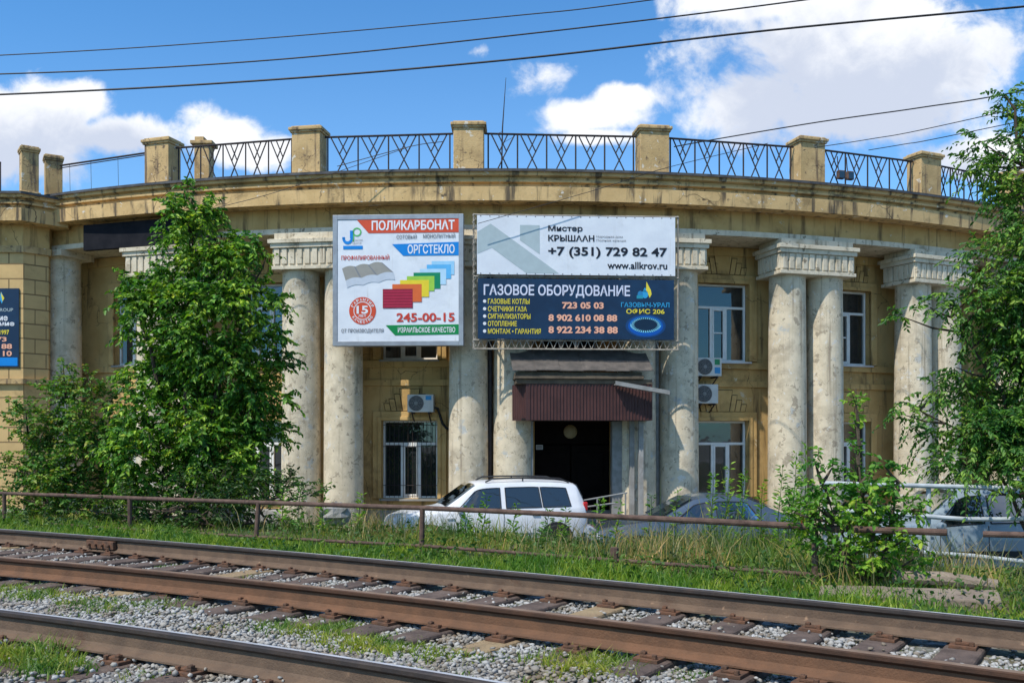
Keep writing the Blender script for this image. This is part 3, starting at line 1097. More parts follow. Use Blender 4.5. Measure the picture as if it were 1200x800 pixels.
for u, d, wd in ((-1.22, .15, .13), (-1.48, .05, .2), (1.02, .1, .26), (1.33, .55, .12), (1.52, .75, .12)):
    mb = fbox(MB(), fc, u - wd / 2, u + wd / 2, -.2, 2.98, d - wd / 2, d + wd / 2)
    mb.build('canopy_post', M_pvcgrey if wd != .12 else M_concrete, can, bevel=.008)
# a loose metal drip tray sticking out under the canopy roof
mb = MB()
A, B = fc(.75, 3.84, 1.20), fc(2.06, 3.60, 1.35)
t = (B - A).normalized()
up = Vector((0, 0, 1)); nn = fc.n
for s0, s1, h in ((0, .2, .035), (.2, .24, .10)):
    a = [A + nn * s0, B + nn * s0, B + nn * s1, A + nn * s1]
    for k in range(1):
        mb.quad([p + up * h for p in a]); mb.quad([p for p in a][::-1])
        for i in range(4):
            p, q = a[i], a[(i + 1) % 4]
            mb.quad([p, q, q + up * h, p + up * h])
mb.build('drip_tray', M_pvcgrey, can)

# ------------------------------------------------------------------ lamps and plates of the entrance
mb = MB()
fl = lambda p: fe.M @ Vector((p.x, -p.z, p.y))
mb.lathe([(.19, -.02), (.185, .05), (.14, .10), (.05, .125), (.01, .13)], fe(-.02, 2.72, -.66), 24, fn=fl)
prop(mb.build('wall_lamp', M_yellowlamp, smooth=True), 'round yellowed opal lamp on dark panel over the entrance doors', 'lamp')
mb = MB()
fbox(mb, fe, -.97, -.78, 2.23, 2.36, -.698, -.685)
pl = mb.build('notice_plate', M_signw)
prop(pl, 'small pale notice plate fixed to the dark entrance door', 'notice')
mb = MB()
for z in (2.325, 2.295, 2.262):
    fbox(mb, fe, -.955, -.80, z - .006, z + .006, -.684, -.682)
mb.build('notice_print', M_trim, pl)

# ------------------------------------------------------------------ signs
TXT = {}


def text_data(s, bold=0.0):
    key = (s, bold)
    if key not in TXT:
        cu = bpy.data.curves.new('lettering', 'FONT')
        cu.body = s
        cu.size = 1.0
        cu.offset = bold
        cu.resolution_u = 3
        ob = bpy.data.objects.new('lettering', cu)
        COL.objects.link(ob)
        dg = bpy.context.evaluated_depsgraph_get()
        dg.update()
        me = bpy.data.meshes.new_from_object(ob.evaluated_get(dg))
        v = np.array([x.co[:] for x in me.vertices]) if len(me.vertices) else np.zeros((0, 3))
        f = [tuple(p.vertices) for p in me.polygons]
        bpy.data.objects.remove(ob)
        bpy.data.curves.remove(cu)
        bpy.data.meshes.remove(me)
        TXT[key] = (v, f)
    return TXT[key]


class Sign:
    """prints flat shapes on a board; coordinates are those of a measured drawing (x right, y down)"""
    def __init__(s, rect, p00, p10, z0, z1, n):
        s.rect, s.p00, s.p10, s.z0, s.z1, s.n = rect, Vector(p00), Vector(p10), z0, z1, Vector(n)
        s.mb = MB()
        s.mats = []

    def P(s, x, y, d):
        x0, y0, x1, y1 = s.rect
        a = (x - x0) / (x1 - x0)
        z = s.z1 + (s.z0 - s.z1) * (y - y0) / (y1 - y0)
        p = s.p00.lerp(s.p10, a) + s.n * d
        return (p.x, p.y, z)

    def mi(s, m):
        if m not in s.mats: s.mats.append(m)
        return s.mats.index(m)

    def poly(s, pts, m, d=.004):
        area = sum(a[0] * b[1] - b[0] * a[1] for a, b in zip(pts, pts[1:] + pts[:1]))
        if area > 0: pts = pts[::-1]
        s.mb.quad([s.P(x, y, d) for x, y in pts], s.mi(m))

    def ring(s, cx, cy, rx, ry, k, m, d=.004, a0=0, a1=360, n=36):
        for i in range(n):
            t0, t1 = R(a0 + (a1 - a0) * i / n), R(a0 + (a1 - a0) * (i + 1) / n)
            c0, s0, c1, s1 = math.cos(t0), math.sin(t0), math.cos(t1), math.sin(t1)
            s.poly([(cx + rx * c0, cy + ry * s0), (cx + rx * c1, cy + ry * s1), (cx + rx * k * c1, cy + ry * k * s1), (cx + rx * k * c0, cy + ry * k * s0)], m, d)

    def disc(s, cx, cy, rx, ry, m, d=.004, n=28):
        s.poly([(cx + rx * math.cos(2 * math.pi * i / n), cy + ry * math.sin(2 * math.pi * i / n)) for i in range(n)], m, d)

    def text(s, st, box, m, bold=.02, d=.008):
        v, f = text_data(st, bold)
        if not len(v): return
        lo, hi = v.min(0), v.max(0)
        x0, y0, x1, y1 = box
        k = s.mi(m)
        i = len(s.mb.v)
        for p in v:
            a = (p[0] - lo[0]) / (hi[0] - lo[0]); b = (p[1] - lo[1]) / (hi[1] - lo[1])
            s.mb.v.append(s.P(x0 + (x1 - x0) * a, y1 + (y0 - y1) * b, d))
        for q in f:
            s.mb.f.append(tuple(i + j for j in q)); s.mb.m.append(k)

    def arctext(s, st, cx, cy, r, a0, a1, h, m, d=.008, flip=False):
        n = len(st)
        k = s.mi(m)
        for j, ch in enumerate(st):
            ang = R(a0 + (a1 - a0) * (j + .5) / n)
            v, f = text_data(ch, .03)
            if not len(v): continue
            lo, hi = v.min(0), v.max(0)
            i = len(s.mb.v)
            ww = min(h, abs(R(a1 - a0)) * r / n * .72)
            for p in v:
                a = ((p[0] - lo[0]) / (hi[0] - lo[0]) - .5) * ww
                b = ((p[1] - lo[1]) / (hi[1] - lo[1]) - .5) * h
                rr = r + (b if not flip else -b)
                aa = ang + (a if not flip else -a) / r
                s.mb.v.append(s.P(cx + rr * math.cos(aa), cy + rr * math.sin(aa), d))
            for q in f:
                s.mb.f.append(tuple(i + t_ for t_ in q)); s.mb.m.append(k)

    def done(s, name, parent):
        return s.mb.build(name, s.mats, parent)


def board(name, p00, p10, z0, z1, depth, n, m, parent=None):
    a, b = Vector(p00), Vector(p10)
    n = Vector(n)
    mb = MB()
    i = 0
    pts = []
    for d in (0, -depth):
        for p, z in ((a, z0), (b, z0), (b, z1), (a, z1)):
            q = p + n * d
            pts.append((q.x, q.y, z))
    mb.v = pts
    mb.f = [(0, 1, 2, 3), (7, 6, 5, 4), (0, 4, 5, 1), (1, 5, 6, 2), (2, 6, 7, 3), (3, 7, 4, 0)]
    mb.m = [0] * 6
    return mb.build(name, m, parent)


C_red = flat('print_red', (.60, .075, .03))
C_redtx = flat('print_red_text', (.55, .05, .03))
C_blue = flat('print_blue', (.0, .21, .62))
C_green = flat('print_green', (.0, .22, .055))
C_grey = flat('print_grey', (.20, .21, .23))
C_dk = flat('print_black', (.010, .012, .022))
C_wh = flat('print_white', (.74, .75, .78))
C_teal = flat('print_palegrey', (.40, .48, .50))
C_yel = flat('print_yellow', (.72, .60, .05))
C_peach = flat('print_peach', (.80, .40, .27))
C_cy = flat('print_cyan', (.03, .33, .60))
C_glow = flat('print_glow', (.0, .08, .38))
C_flame = flat('print_flame', (.25, .68, .85))
C_logog = flat('print_leaf', (.10, .45, .12))
PAN = [flat('print_panel_%s' % n, c) for n, c in (('sky', (.30, .58, .80)), ('azure', (.10, .42, .75)), ('ice', (.42, .64, .80)), ('emerald', (.0, .22, .10)),
       ('lime', (.30, .55, .06)), ('gold', (.74, .58, .03)), ('orange', (.66, .13, .03)), ('wine', (.26, .01, .035)))]
C_sheet = flat('print_sheet', (.30, .29, .26))
C_sheet2 = flat('print_sheet_pale', (.50, .55, .62))
C_wine2 = flat('print_wine_stripe', (.42, .02, .06))
C_mix = flat('print_overlap', (.20, .20, .05))


def facing(p, q):
    d = (Vector(q) - Vector(p)).normalized()
    return Vector((d.y, -d.x, 0))


def xz(px, Y):
    return ((px - 600) / F * Y, Y, 0)


# square light-box billboard
b1l, b1r = xz(390, 23.28), xz(543, 23.12)
n1 = facing(b1l, b1r)
sg = empty('billboard', ((b1l[0] + b1r[0]) / 2, 23.2, 4.8), 0, 'square white billboard with rainbow plastic panels and orange title bar', 'billboard')
def under(o, root):
    o.parent = root
    o.matrix_parent_inverse = Matrix.Translation(root.location).inverted()
    return o
Z1T, Z1B = 8.06, 4.82
mb = MB()
fA, fB = Vector(b1l), Vector(b1r)
u1 = (fB - fA).normalized()
Lw = (fB - fA).length
def b1p(u, z, d): 
    p = fA + u1 * u + n1 * d
    return Vector((p.x, p.y, z))
class FB:  # frame fn for boxes on the billboard
    pass
def b1f(u, z, d=0.0): return b1p(u, z, d)
b1f.M = Matrix((u1, -n1, Vector((0, 0, 1)))).transposed()
for (u0, u_1, z0, z1) in ((0, .115, Z1B, Z1T), (Lw - .115, Lw, Z1B, Z1T), (.115, Lw - .115, Z1B, Z1B + .115), (.115, Lw - .115, Z1T - .115, Z1T)):
    fbox(mb, b1f, u0, u_1, z0, z1, -.24, .012)
under(mb.build('frame', M_frame, bevel=.006), sg)
mb = MB()
fbox(mb, b1f, .117, Lw - .117, Z1B + .117, Z1T - .117, -.2, -.004)
under(mb.build('panel', M_signw), sg)
mb = MB()
for u in (.5, Lw - .5):
    fbox(mb, b1f, u - .04, u + .04, Z1B + .3, Z1B + .4, -.75, -.24)
    fbox(mb, b1f, u - .04, u + .04, Z1T - .4, Z1T - .3, -.75, -.24)
under(mb.build('bracket', M_iron), sg)
s = Sign((45, 60, 770, 775), b1l, b1r, Z1B, Z1T, n1)
s.poly([(180, 88), (746, 77), (746, 160), (245, 160)], C_red)
s.text('ПОЛИКАРБОНАТ', (262, 92, 722, 146), C_wh, .028)
s.text('СОТОВЫЙ', (400, 166, 512, 194), C_grey, .012)
s.text('МОНОЛИТНЫЙ', (548, 163, 725, 191), C_grey, .012)
s.poly([(375, 222), (746, 212), (746, 285), (437, 285)], C_blue)
s.text('ОРГСТЕКЛО', (462, 225, 722, 275), C_wh, .02)
s.text('ПРОФИЛИРОВАННЫЙ', (93, 276, 360, 307), C_redtx, .012)
# wavy sheet picture
up_, lo_ = [], []
for i in range(25):
    t = i / 24
    x = 97 + 225 * t
    y = 352 - 30 * t - 9 * abs(math.sin(t * math.pi * 3))
    up_.append((x, y)); lo_.append((x + 20 + 42 * t, y + 66 - 12 * t))
for i in range(24):
    s.poly([up_[i], up_[i + 1], lo_[i + 1], lo_[i]], C_sheet if (i // 4) % 2 == 0 else C_grey if i % 4 == 3 else C_sheet)
    a, b = lo_[i], lo_[i + 1]
    s.poly([a, b, (b[0] + 8, b[1] + 40), (a[0] + 8, a[1] + 40)], C_sheet2)
for (r, m, k) in zip(((595, 316, 720, 390), (568, 335, 702, 412), (530, 358, 675, 443), (495, 378, 643, 465), (458, 397, 610, 478), (420, 418, 580, 510), (377, 440, 540, 537), (324, 466, 490, 570)), PAN, range(8)):
    x0, y0, x1, y1 = r
    s.poly([(x0, y0), (x1, y0), (x1, y1), (x0, y1)], m, .004 + .0008 * k)
for k in range(6):
    y = 476 + k * 16
    s.poly([(326, y), (488, y), (488, y + 7), (326, y + 7)], C_wine2, .011)
s.disc(211, 583, 75, 75, C_red)
s.ring(211, 583, 50, 50, .92, C_wh, .007)
s.text('15', (178, 556, 242, 600), C_wh, .03)
s.text('ЛЕТ', (188, 604, 232, 618), C_wh, .02)
s.arctext('ГАРАНТИЯ', 211, 583, 61, 198, 342, 15, C_wh)
s.arctext('КАЧЕСТВО', 211, 583, 61, 152, 28, 15, C_wh, flip=True)
s.text('245-00-15', (400, 597, 722, 645), C_redtx, .025)
s.text('ОТ ПРОИЗВОДИТЕЛЯ', (93, 681, 328, 706), C_grey, .012)
s.poly([(340, 663), (746, 660), (746, 714), (392, 718)], C_green)
s.text('ИЗРАИЛЬСКОЕ КАЧЕСТВО', (408, 674, 725, 704), C_wh, .015)
# little letter emblem
s.ring(180, 153, 25, 24, .70, C_logog, n=30)
s.poly([(157, 150), (164, 150), (164, 205), (157, 205)], C_logog)
s.ring(128, 186, 30, 34, .52, C_blue, a0=0, a1=180, n=20)
s.poly([(141, 145), (158, 145), (158, 188), (141, 188)], C_blue)
s.poly([(98, 180), (113, 180), (113, 190), (98, 190)], C_blue)
s.text('ПЛАСТИК', (155, 193, 213, 203), C_grey, .0)
s.text('ЦЕНТР', (155, 210, 205, 220), C_grey, .0)
s.poly([(103, 228), (212, 228), (212, 247), (103, 247)], C_blue)
under(s.done('lettering', None), sg)

# two banners on a steel lattice
b2l, b2r = xz(559, 23.15), xz(791, 23.42)
n2 = facing(b2l, b2r)
u2 = (Vector(b2r) - Vector(b2l)).normalized()
L2 = (Vector(b2r) - Vector(b2l)).length
def b2f(u, z, d=0.0):
    p = Vector(b2l) + u2 * u + n2 * d
    return Vector((p.x, p.y, z))
b2f.M = Matrix((u2, -n2, Vector((0, 0, 1)))).transposed()
ZA, ZB, ZC, ZD = 8.03, 6.575, 6.475, 4.985
lat = empty('sign_lattice', (1.5, 23.3, 4.75), 0, 'zigzag steel lattice on the columns carrying the two wide banners', 'sign frame')
mb = MB()
def strut(a, b, r=.014): mb.tube([a, b], r, 5)
for z in (ZA + .03, ZB - .04, ZD - .02, ZD - .24):
    strut(b2f(-.08, z, -.05), b2f(L2 + .1, z, -.05), .02)
for u in (-.08, -.02 + L2 * .5, L2 + .09):
    strut(b2f(u, ZD - .26, -.07), b2f(u, ZA + .06, -.07), .022)
nz = 26
for i in range(nz):
    ua, ub, uc = L2 * i / nz, L2 * (i + .5) / nz, L2 * (i + 1) / nz
    for zt, zb in ((ZD - .02, ZD - .24), (ZB + .08, ZB - .18)):
        strut(b2f(ua, zb, -.05), b2f(ub, zt, -.05), .009)
        strut(b2f(ub, zt, -.05), b2f(uc, zb, -.05), .009)
nz = 18
for i in range(nz):
    za, zb, zc = (ZD - .24 + (ZA - ZD + .26) * (i + k) / nz for k in (0, .5, 1))
    for (uo, ui) in ((-.12, -.02),):
        strut(b2f(uo, za, -.05), b2f(ui, zb, -.05), .008); strut(b2f(ui, zb, -.05), b2f(uo, zc, -.05), .008)
for u in (.2, L2 * .5, L2 - .3):
    for z in (7.6, 5.4):
        strut(b2f(u, z, -.05), b2f(u, z, -.75), .03)
under(mb.build('lattice', M_lattice), lat)

bw = board('banner', b2f(0, 0, .02), b2f(L2, 0, .02), ZB, ZA, .025, n2, M_signw)
prop(bw, 'wide white roofing banner with grey house roof emblem, above the navy one', 'banner')
s = Sign((40, 58, 1135, 385), b2f(0, 0, .02), b2f(L2, 0, .02), ZB, ZA, n2)
s.poly([(42, 150), (115, 105), (300, 239), (120, 238)], C_teal)
s.poly([(42, 150), (120, 238), (42, 272)], C_teal)
s.poly([(120, 238), (300, 239), (490, 377), (310, 377)], C_teal)
s.poly([(275, 110), (383, 110), (383, 270), (275, 195)], C_teal)
s.text('Мистер', (430, 110, 620, 150), C_dk, .025)
s.text('КРЫШААН', (430, 163, 685, 198), C_dk, .025)
s.text('Народная дом', (697, 163, 842, 179), C_grey, .0)
s.text('Полная крыша', (697, 184, 860, 200), C_grey, .0)
s.text('+7 (351) 729 82 47', (430, 228, 1090, 292), C_dk, .028)
s.text('www.allkrov.ru', (757, 309, 1090, 349), C_dk, .02)
for k in range(22):
    x = 60 + k * 50
    s.disc(x, 63, 3.5, 3.5, C_grey); s.disc(x, 380, 3.5, 3.5, C_grey)
s.done('lettering', bw)

bn = board('banner', b2f(.02, 0, .021), b2f(L2 - .03, 0, .021), ZD, ZC, .025, n2, M_navy)
prop(bn, 'wide navy gas equipment banner with yellow list and blue burner ring', 'banner')
s = Sign((45, 415, 1128, 735), b2f(.02, 0, .021), b2f(L2 - .03, 0, .021), ZD, ZC, n2)
s.text('ГАЗОВОЕ ОБОРУДОВАНИЕ', (77, 446, 883, 515), flat('print_lavender', (.62, .64, .76)), .022)
for y, tx, x1 in ((536, 'ГАЗОВЫЕ КОТЛЫ', 328), (576, 'СЧЕТЧИКИ ГАЗА', 313), (615, 'СИГНАЛИЗАТОРЫ', 333), (654, 'ОТОПЛЕНИЕ', 258), (694, 'МОНТАЖ • ГАРАНТИЯ', 390)):
    s.disc(82, y, 9, 9, C_wh, n=14)
    s.text(tx, (100, y - 14, x1, y + 14), C_yel, .018)
s.text('723 05 03', (507, 537, 737, 573), C_peach, .04)
s.text('8 902 610 08 88', (432, 602, 812, 640), C_peach, .04)
s.text('8 922 234 38 88', (432, 666, 815, 704), C_peach, .04)
s.text('ГАЗОВЫЧ-УРАЛ', (833, 536, 1102, 562), C_cy, .012)
s.text('ОФИС 206', (862, 570, 1075, 598), C_yel, .02)
s.poly([(974, 424), (999, 470), (1003, 492), (992, 512), (984, 492), (972, 470)], C_yel)
s.disc(966, 492, 18, 22, C_cy, n=18)
s.poly([(966, 455), (980, 480), (952, 480)], C_cy)
s.disc(940, 492, 15, 17, flat('print_deepblue', (.02, .20, .42)), .0045, n=16)
s.poly([(920, 498), (955, 498), (955, 516), (920, 516)], flat('print_teal', (.02, .26, .36)), .005)
s.disc(970, 662, 112, 62, flat('print_glow_outer', (.005, .05, .17)), .004)
s.disc(970, 662, 98, 54, C_glow, .0048)
s.disc(970, 656, 78, 40, flat('print_burner', (.002, .02, .05)), .0056)
for k in range(40):
    a = 2 * math.pi * k / 40
    c_, s_ = math.cos(a), math.sin(a)
    r0, r1 = .80, 1.08 if s_ > 0 else .98
    da = .045
    s.poly([(970 + 80 * r1 * math.cos(a - da), 655 + 38 * r1 * math.sin(a - da)), (970 + 80 * r1 * math.cos(a + da), 655 + 38 * r1 * math.sin(a + da)),
            (970 + 80 * r0 * math.cos(a + da * .4), 655 + 38 * r0 * math.sin(a + da * .4)), (970 + 80 * r0 * math.cos(a - da * .4), 655 + 38 * r0 * math.sin(a - da * .4))], C_flame, .0066)
s.ring(970, 655, 86, 42, .97, C_cy, .0062)
s.done('lettering', bn)

# navy sign on the wing
wl, wr = Vector((-16.2, WY - .04, 0)), Vector((-13.44, WY - .04, 0))
nv = board('wall_sign', wl, wr, 4.48, 6.62, .035, (0, -1, 0), M_navy)
prop(nv, 'navy sign with pink phone numbers on the rusticated wall left of column', 'sign')
s = Sign((-650, 100, 165, 725), wl, wr, 4.48, 6.62, (0, -1, 0))
s.poly([(5, 170), (25, 128), (48, 180), (28, 222)], C_cy)
s.poly([(20, 130), (50, 178), (34, 205)], C_yel, .006)
s.text('СТРОИТЕЛЬНАЯ GROUP', (-360, 256, 120, 284), C_teal, .01)
s.text('Тёплое остекление', (-520, 308, 78, 358), C_wh, .03)
s.text('Газооборудование', (-520, 360, 132, 408), C_wh, .03)
s.text('с 1997', (-30, 430, 88, 468), C_yel, .02)
s.text('т. 245 973', (-300, 486, 68, 524), C_peach, .03)
s.text('8 902 00 46 88', (-420, 540, 112, 582), C_peach, .03)
s.text('8 922 01 99 10', (-420, 596, 110, 640), C_peach, .03)
s.poly([(-640, 650), (155, 650), (155, 716), (-640, 716)], C_blue)
s.done('lettering', nv)

# blank black sign under the cornice
fk = frame(-17.15, 30.62)
mb = MB()
fbox(mb, fk, -2.18, 1.95, 7.66, 8.36, -.10, .03)
prop(mb.build('blank_sign', M_blackboard, bevel=.012), 'long blank black sign board under the cornice behind the tall maple', 'sign')

# ------------------------------------------------------------------ air conditioners
def ac(label, fr, u, z, wd, hg, patches, pipe):
    e = empty('air_conditioner', fr(u, z, 0), 0, label, 'air conditioner', 'outdoor air conditioner units on the facade')
    o = MB()
    fbox(o, fr, u - wd / 2, u + wd / 2, z, z + hg, .10, .40)
    under(o.build('casing', M_acw, bevel=.015), e)
    cx = u - wd * .16
    cz = z + hg * .5
    rr = hg * .43
    g = MB()
    fnr = lambda p: fr.M @ Vector((p.x, -p.z, p.y))
    g.lathe([(rr, 0), (rr, .012), (rr * .96, .018), (.02, .018)], fr(cx, cz, .40), 28, fn=fnr)
    under(g.build('fan_grille', M_acdark), e)
    g = MB()
    for k in range(4):
        q = rr * (.25 + .22 * k)
        pts = [fr(cx + q * math.cos(a * math.pi / 12), cz + q * math.sin(a * math.pi / 12), .423) for a in range(25)]
        g.tube(pts, .004, 4, cap=False)
    for k in range(8):
        a = k * math.pi / 4
        g.tube([fr(cx, cz, .425), fr(cx + rr * .95 * math.cos(a), cz + rr * .95 * math.sin(a), .425)], .004, 4)
    g.lathe([(.045, 0), (.045, .012), (.01, .014)], fr(cx, cz, .42), 14, fn=fnr)
    under(g.build('fan_guard', M_pvcgrey), e)
    for (m, a0, a1, b0, b1) in patches:
        q = MB()
        fbox(q, fr, u + wd * a0, u + wd * a1, z + hg * b0, z + hg * b1, .401, .404)
        under(q.build('sticker', m), e)
    for du in (-wd * .32, wd * .32):
        b = MB()
        fbox(b, fr, u + du - .02, u + du + .02, z - .045, z - .002, 0, .42)
        b.prism([(0, z - .25), (.04, z - .25), (.40, z - .045), (.36, z - .045)], lambda a, c_, d, du=du: fr(u + du + d, c_, a), -.015, .015)
        under(b.build('bracket', M_iron), e)
    if pipe:
        q = MB()
        pts = [fr(u + wd / 2, z + .12, .25), fr(u + wd / 2 + .09, z + .10, .22), fr(u + wd / 2 + .14, z - .1, .15), fr(u + wd / 2 + .2, z - .3, .1), fr(u + wd / 2 + .3, z - .42, .06), fr(u + wd / 2 + .36, z - .45, .02)]
        q.tube(pts, .035, 8)
        under(q.build('hose', M_trim, smooth=True), e)


ac('lone cream air conditioner above the barred ground-floor window', frame(-4.25, RW), .36, 3.23, .70, .47, [(M_bluelab, .2, .42, .68, .92)], True)
ac('upper cream air conditioner with green and blue stickers below window', frame(12.3, RW), -.36, 4.22, .74, .50, [(M_greenlab, .22, .42, .62, .92), (M_bluelab, .22, .44, .15, .48)], False)
ac('lower cream air conditioner with plain front, under the stickered one', frame(12.3, RW), -.40, 3.48, .62, .52, [], False)

# ------------------------------------------------------------------ roof things
mb = MB()
a0 = pol(-.05, 29.9, 9.2)
ab = at(587.5, 200, a0.y)
mb.tube([(ab.x, a0.y, 9.2), (ab.x + .03, a0.y, 10.6), (ab.x + .12, a0.y, 11.9)], [.022, .018, .006], 6)
mb.tube([(ab.x + .03, a0.y, 10.2), (ab.x + .30, a0.y, 10.35)], .006, 4)
mb.tube([(ab.x + .03, a0.y, 10.5), (ab.x - .18, a0.y, 10.42)], .006, 4)
prop(mb.build('antenna', M_iron), 'thin whip antenna standing on the roof behind the middle railing', 'antenna')
for k, (t, lb) in enumerate(((17.95, 'small brown floodlight on roof railing, the one nearer the tall pier'), (18.5, 'small brown floodlight on roof railing, the one farther from the pier'))):
    f3 = frame(t, RP + .10, 9.17)
    e = empty('floodlight', f3(0, .4, 0), 0, lb, 'floodlight', 'floodlights on the roof railing')
    mb = MB()
    fbox(mb, f3, -.10, .10, .32, .55, 0, .12)
    under(mb.build('housing', M_rust, bevel=.02), e)
    mb = MB()
    fbox(mb, f3, -.08, .08, .34, .52, .121, .126)
    under(mb.build('lens', M_carglass), e)
    mb = MB()
    mb.tube([f3(0, .5, .0), f3(0, .68, -.05), f3(0, .97, -.08)], .014, 5)
    under(mb.build('bracket', M_iron), e)

# ------------------------------------------------------------------ overhead wires
def wire(name, label, pts, r, Y=14.0, dy=0.0):
    P = []
    n = len(pts)
    for i, (x, y) in enumerate(pts):
        P.append(at(x, y, Y + dy * i / (n - 1)))
    # smooth through the points
    out = []
    for i in range(n - 1):
        p0_, p1_, p2_, p3_ = P[max(i - 1, 0)], P[i], P[i + 1], P[min(i + 2, n - 1)]
        for k in range(8):
            t = k / 8
            out.append(.5 * ((2 * p1_) + (p2_ - p0_) * t + (2 * p0_ - 5 * p1_ + 4 * p2_ - p3_) * t * t + (3 * p1_ - p0_ - 3 * p2_ + p3_) * t ** 3))
    out.append(P[-1])
    o = MB().tube(out, r, 5).build('overhead_wire', M_wire, smooth=True)
    prop(o, label, 'wire', 'overhead wires crossing the sky')


wire('w', 'topmost thin overhead wire crossing the clear blue sky', [(-500, 85), (0, 65), (300, 46), (600, 19), (765, 0), (1300, -75)], .009, 16, -3)
wire('w', 'middle overhead wire between the thin topmost and thick lowest lines', [(-500, 97), (0, 87), (300, 72), (600, 42), (945, 0), (1400, -65)], .011, 15, -3)
wire('w', 'thick overhead wire passing below the others across the big cloud', [(-500, 128), (0, 111), (300, 95), (600, 70), (900, 36), (1200, 8), (1600, -30)], .014, 14, -3)
wire('w', 'wire rising from behind the railing to right of the big cloud', [(790, 172), (840, 163), (960, 143), (1080, 126), (1200, 106), (1500, 40)], .014, 22, -4)
wire('w', 'short upper wire reaching the railing beside the second-last pier', [(955, 173), (1020, 163), (1100, 148), (1400, 80)], .010, 24, -4)
wire('w', 'short lower wire reaching the railing near the last pier', [(1018, 176), (1060, 169), (1110, 160), (1400, 100)], .010, 24, -4)
wire('w', 'slack cable hanging along the cornice above the white banner', [(395, 195), (480, 172), (520, 166)], .010, 23.6, 0)
wire('w', 'slack cable hanging from cornice to right-hand railing above white banner', [(560, 262), (700, 222), (780, 197), (900, 168)], .008, 22.9, .6)
wire('w', 'slack cable crossing the frieze from blank sign to the billboard', [(190, 258), (300, 232), (385, 205), (480, 172)], .008, 22.9, .3)

# ------------------------------------------------------------------ railway
RAIL_PROF = [(-.075, 0), (-.075, .012), (-.02, .03), (-.009, .05), (-.009, .13), (-.03, .142), (-.037, .15), (-.037, .172), (-.028, .179), (-.006, .1815), (.022, .1815), (.028, .179), (.037, .172), (.037, .15), (.03, .142), (.009, .13), (.009, .05), (.02, .03), (.075, .012), (.075, 0)]
RB = 1.12          # rail base height


def rail(k, label, mats):
    xs = np.linspace(-14, 8 if k < 2 else 5, 90)
    mb = MB()
    n = len(RAIL_PROF)
    for X in xs:
        y = rail_y(k, X)
        sl = rail_slope(k, X)
        t = Vector((1, sl, 0)).normalized()
        nn = Vector((-t.y, t.x, 0))
        for o, z in RAIL_PROF:
            p = Vector((X, y, RB + z)) + nn * o
            mb.v.append(tuple(p))
    for i in range(len(xs) - 1):
        for j in range(n):
            a, b = i * n + j, i * n + (j + 1) % n
            mb.f.append((a, b, b + n, a + n))
            z = (RAIL_PROF[j][1] + RAIL_PROF[(j + 1) % n][1]) / 2
            om = (RAIL_PROF[j][0] + RAIL_PROF[(j + 1) % n][0]) / 2
            mb.m.append((1 if om > 0 or k == 1 else 2) if z > .1755 else 2 if z > .118 else 0)  # far half of the shiny tops takes the painted sky glint
    mb.f.append(tuple(range(n))[::-1]); mb.m.append(0)
    e = (len(xs) - 1) * n
    mb.f.append(tuple(e + j for j in range(n))); mb.m.append(0)
    o = mb.build('rail', mats)
    return prop(o, label, 'rail', 'tram or train rails in the foreground')


def joint(k, X, parent, ln=.5):
    mb = MB()
    sl = rail_slope(k, X)
    t = Vector((1, sl, 0)).normalized()
    nn = Vector((-t.y, t.x, 0))
    M = Matrix((t, nn, Vector((0, 0, 1)))).transposed()
    c = Vector((X, rail_y(k, X), RB))
    for s in (-1, 1):
        mb.box(c + nn * s * .045 + Vector((0, 0, .085)), (ln, .05, .10), M)
        for u in (-.18, -.06, .06, .18):
            mb.tube([c + t * u + nn * s * .06 + Vector((0, 0, .085)), c + t * u + nn * s * .105 + Vector((0, 0, .085))], .02, 6)
    mb.build('joint_bar', M_plate, parent, bevel=.006)


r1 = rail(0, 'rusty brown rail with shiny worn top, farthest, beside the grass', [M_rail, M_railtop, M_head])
joint(0, -5.05, r1)
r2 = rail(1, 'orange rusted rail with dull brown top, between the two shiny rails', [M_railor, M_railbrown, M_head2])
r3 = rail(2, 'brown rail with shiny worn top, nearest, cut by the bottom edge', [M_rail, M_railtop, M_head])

# sleepers: each one a thing with its rusty tie plates
def sleeper(ln, plates, m, label, group):
    mb = MB()
    k = 8
    hw = .125
    for i in range(k):
        x0, x1 = -ln / 2 + ln * i / k, -ln / 2 + ln * (i + 1) / k
        mb.box(((x0 + x1) / 2, 0, -.055), (x1 - x0, hw * 2, .16))
    # one solid beam (single box, gently chamfered)
    mb = MB().box((0, 0, -.055), (ln, hw * 2, .155))
    o = mb.build('sleeper', m, bevel=.02)
    prop(o, label, 'sleeper', group)
    for px in plates:
        q = MB()
        q.box((px, 0, .034), (.34, .17, .024))
        for sx in (-1, 1):
            q.box((px + sx * .115, 0, .056), (.05, .10, .018))
            q.tube([(px + sx * .12, .03, .045), (px + sx * .12, .03, .088)], .012, 6)
            q.box((px + sx * .12, .03, .074), (.036, .036, .018))
            q.tube([(px + sx * .145, -.055, .045), (px + sx * .145, -.055, .075)], .018, 6)
        q.build('tie_plate', M_plate, o, bevel=.004)
    return o


G1 = 1.57
sl_a = sleeper(2.66, (-G1 / 2, G1 / 2), M_sleeper, 'weathered dark timber sleeper under the farthest and orange rails', 'sleepers of the far track')
sl_b = sleeper(2.66, (-G1 / 2, G1 / 2), M_sleeper2, 'pale yellowish timber sleeper under the farthest and orange rails', 'pale sleepers of the far track')
sl_c = sleeper(2.66, (-G1 / 2 + .05,), M_sleeper, 'weathered dark timber sleeper lying under the nearest shiny rail', 'sleepers of the near track')
sl_first = {id(sl_a): True, id(sl_b): True, id(sl_c): True}


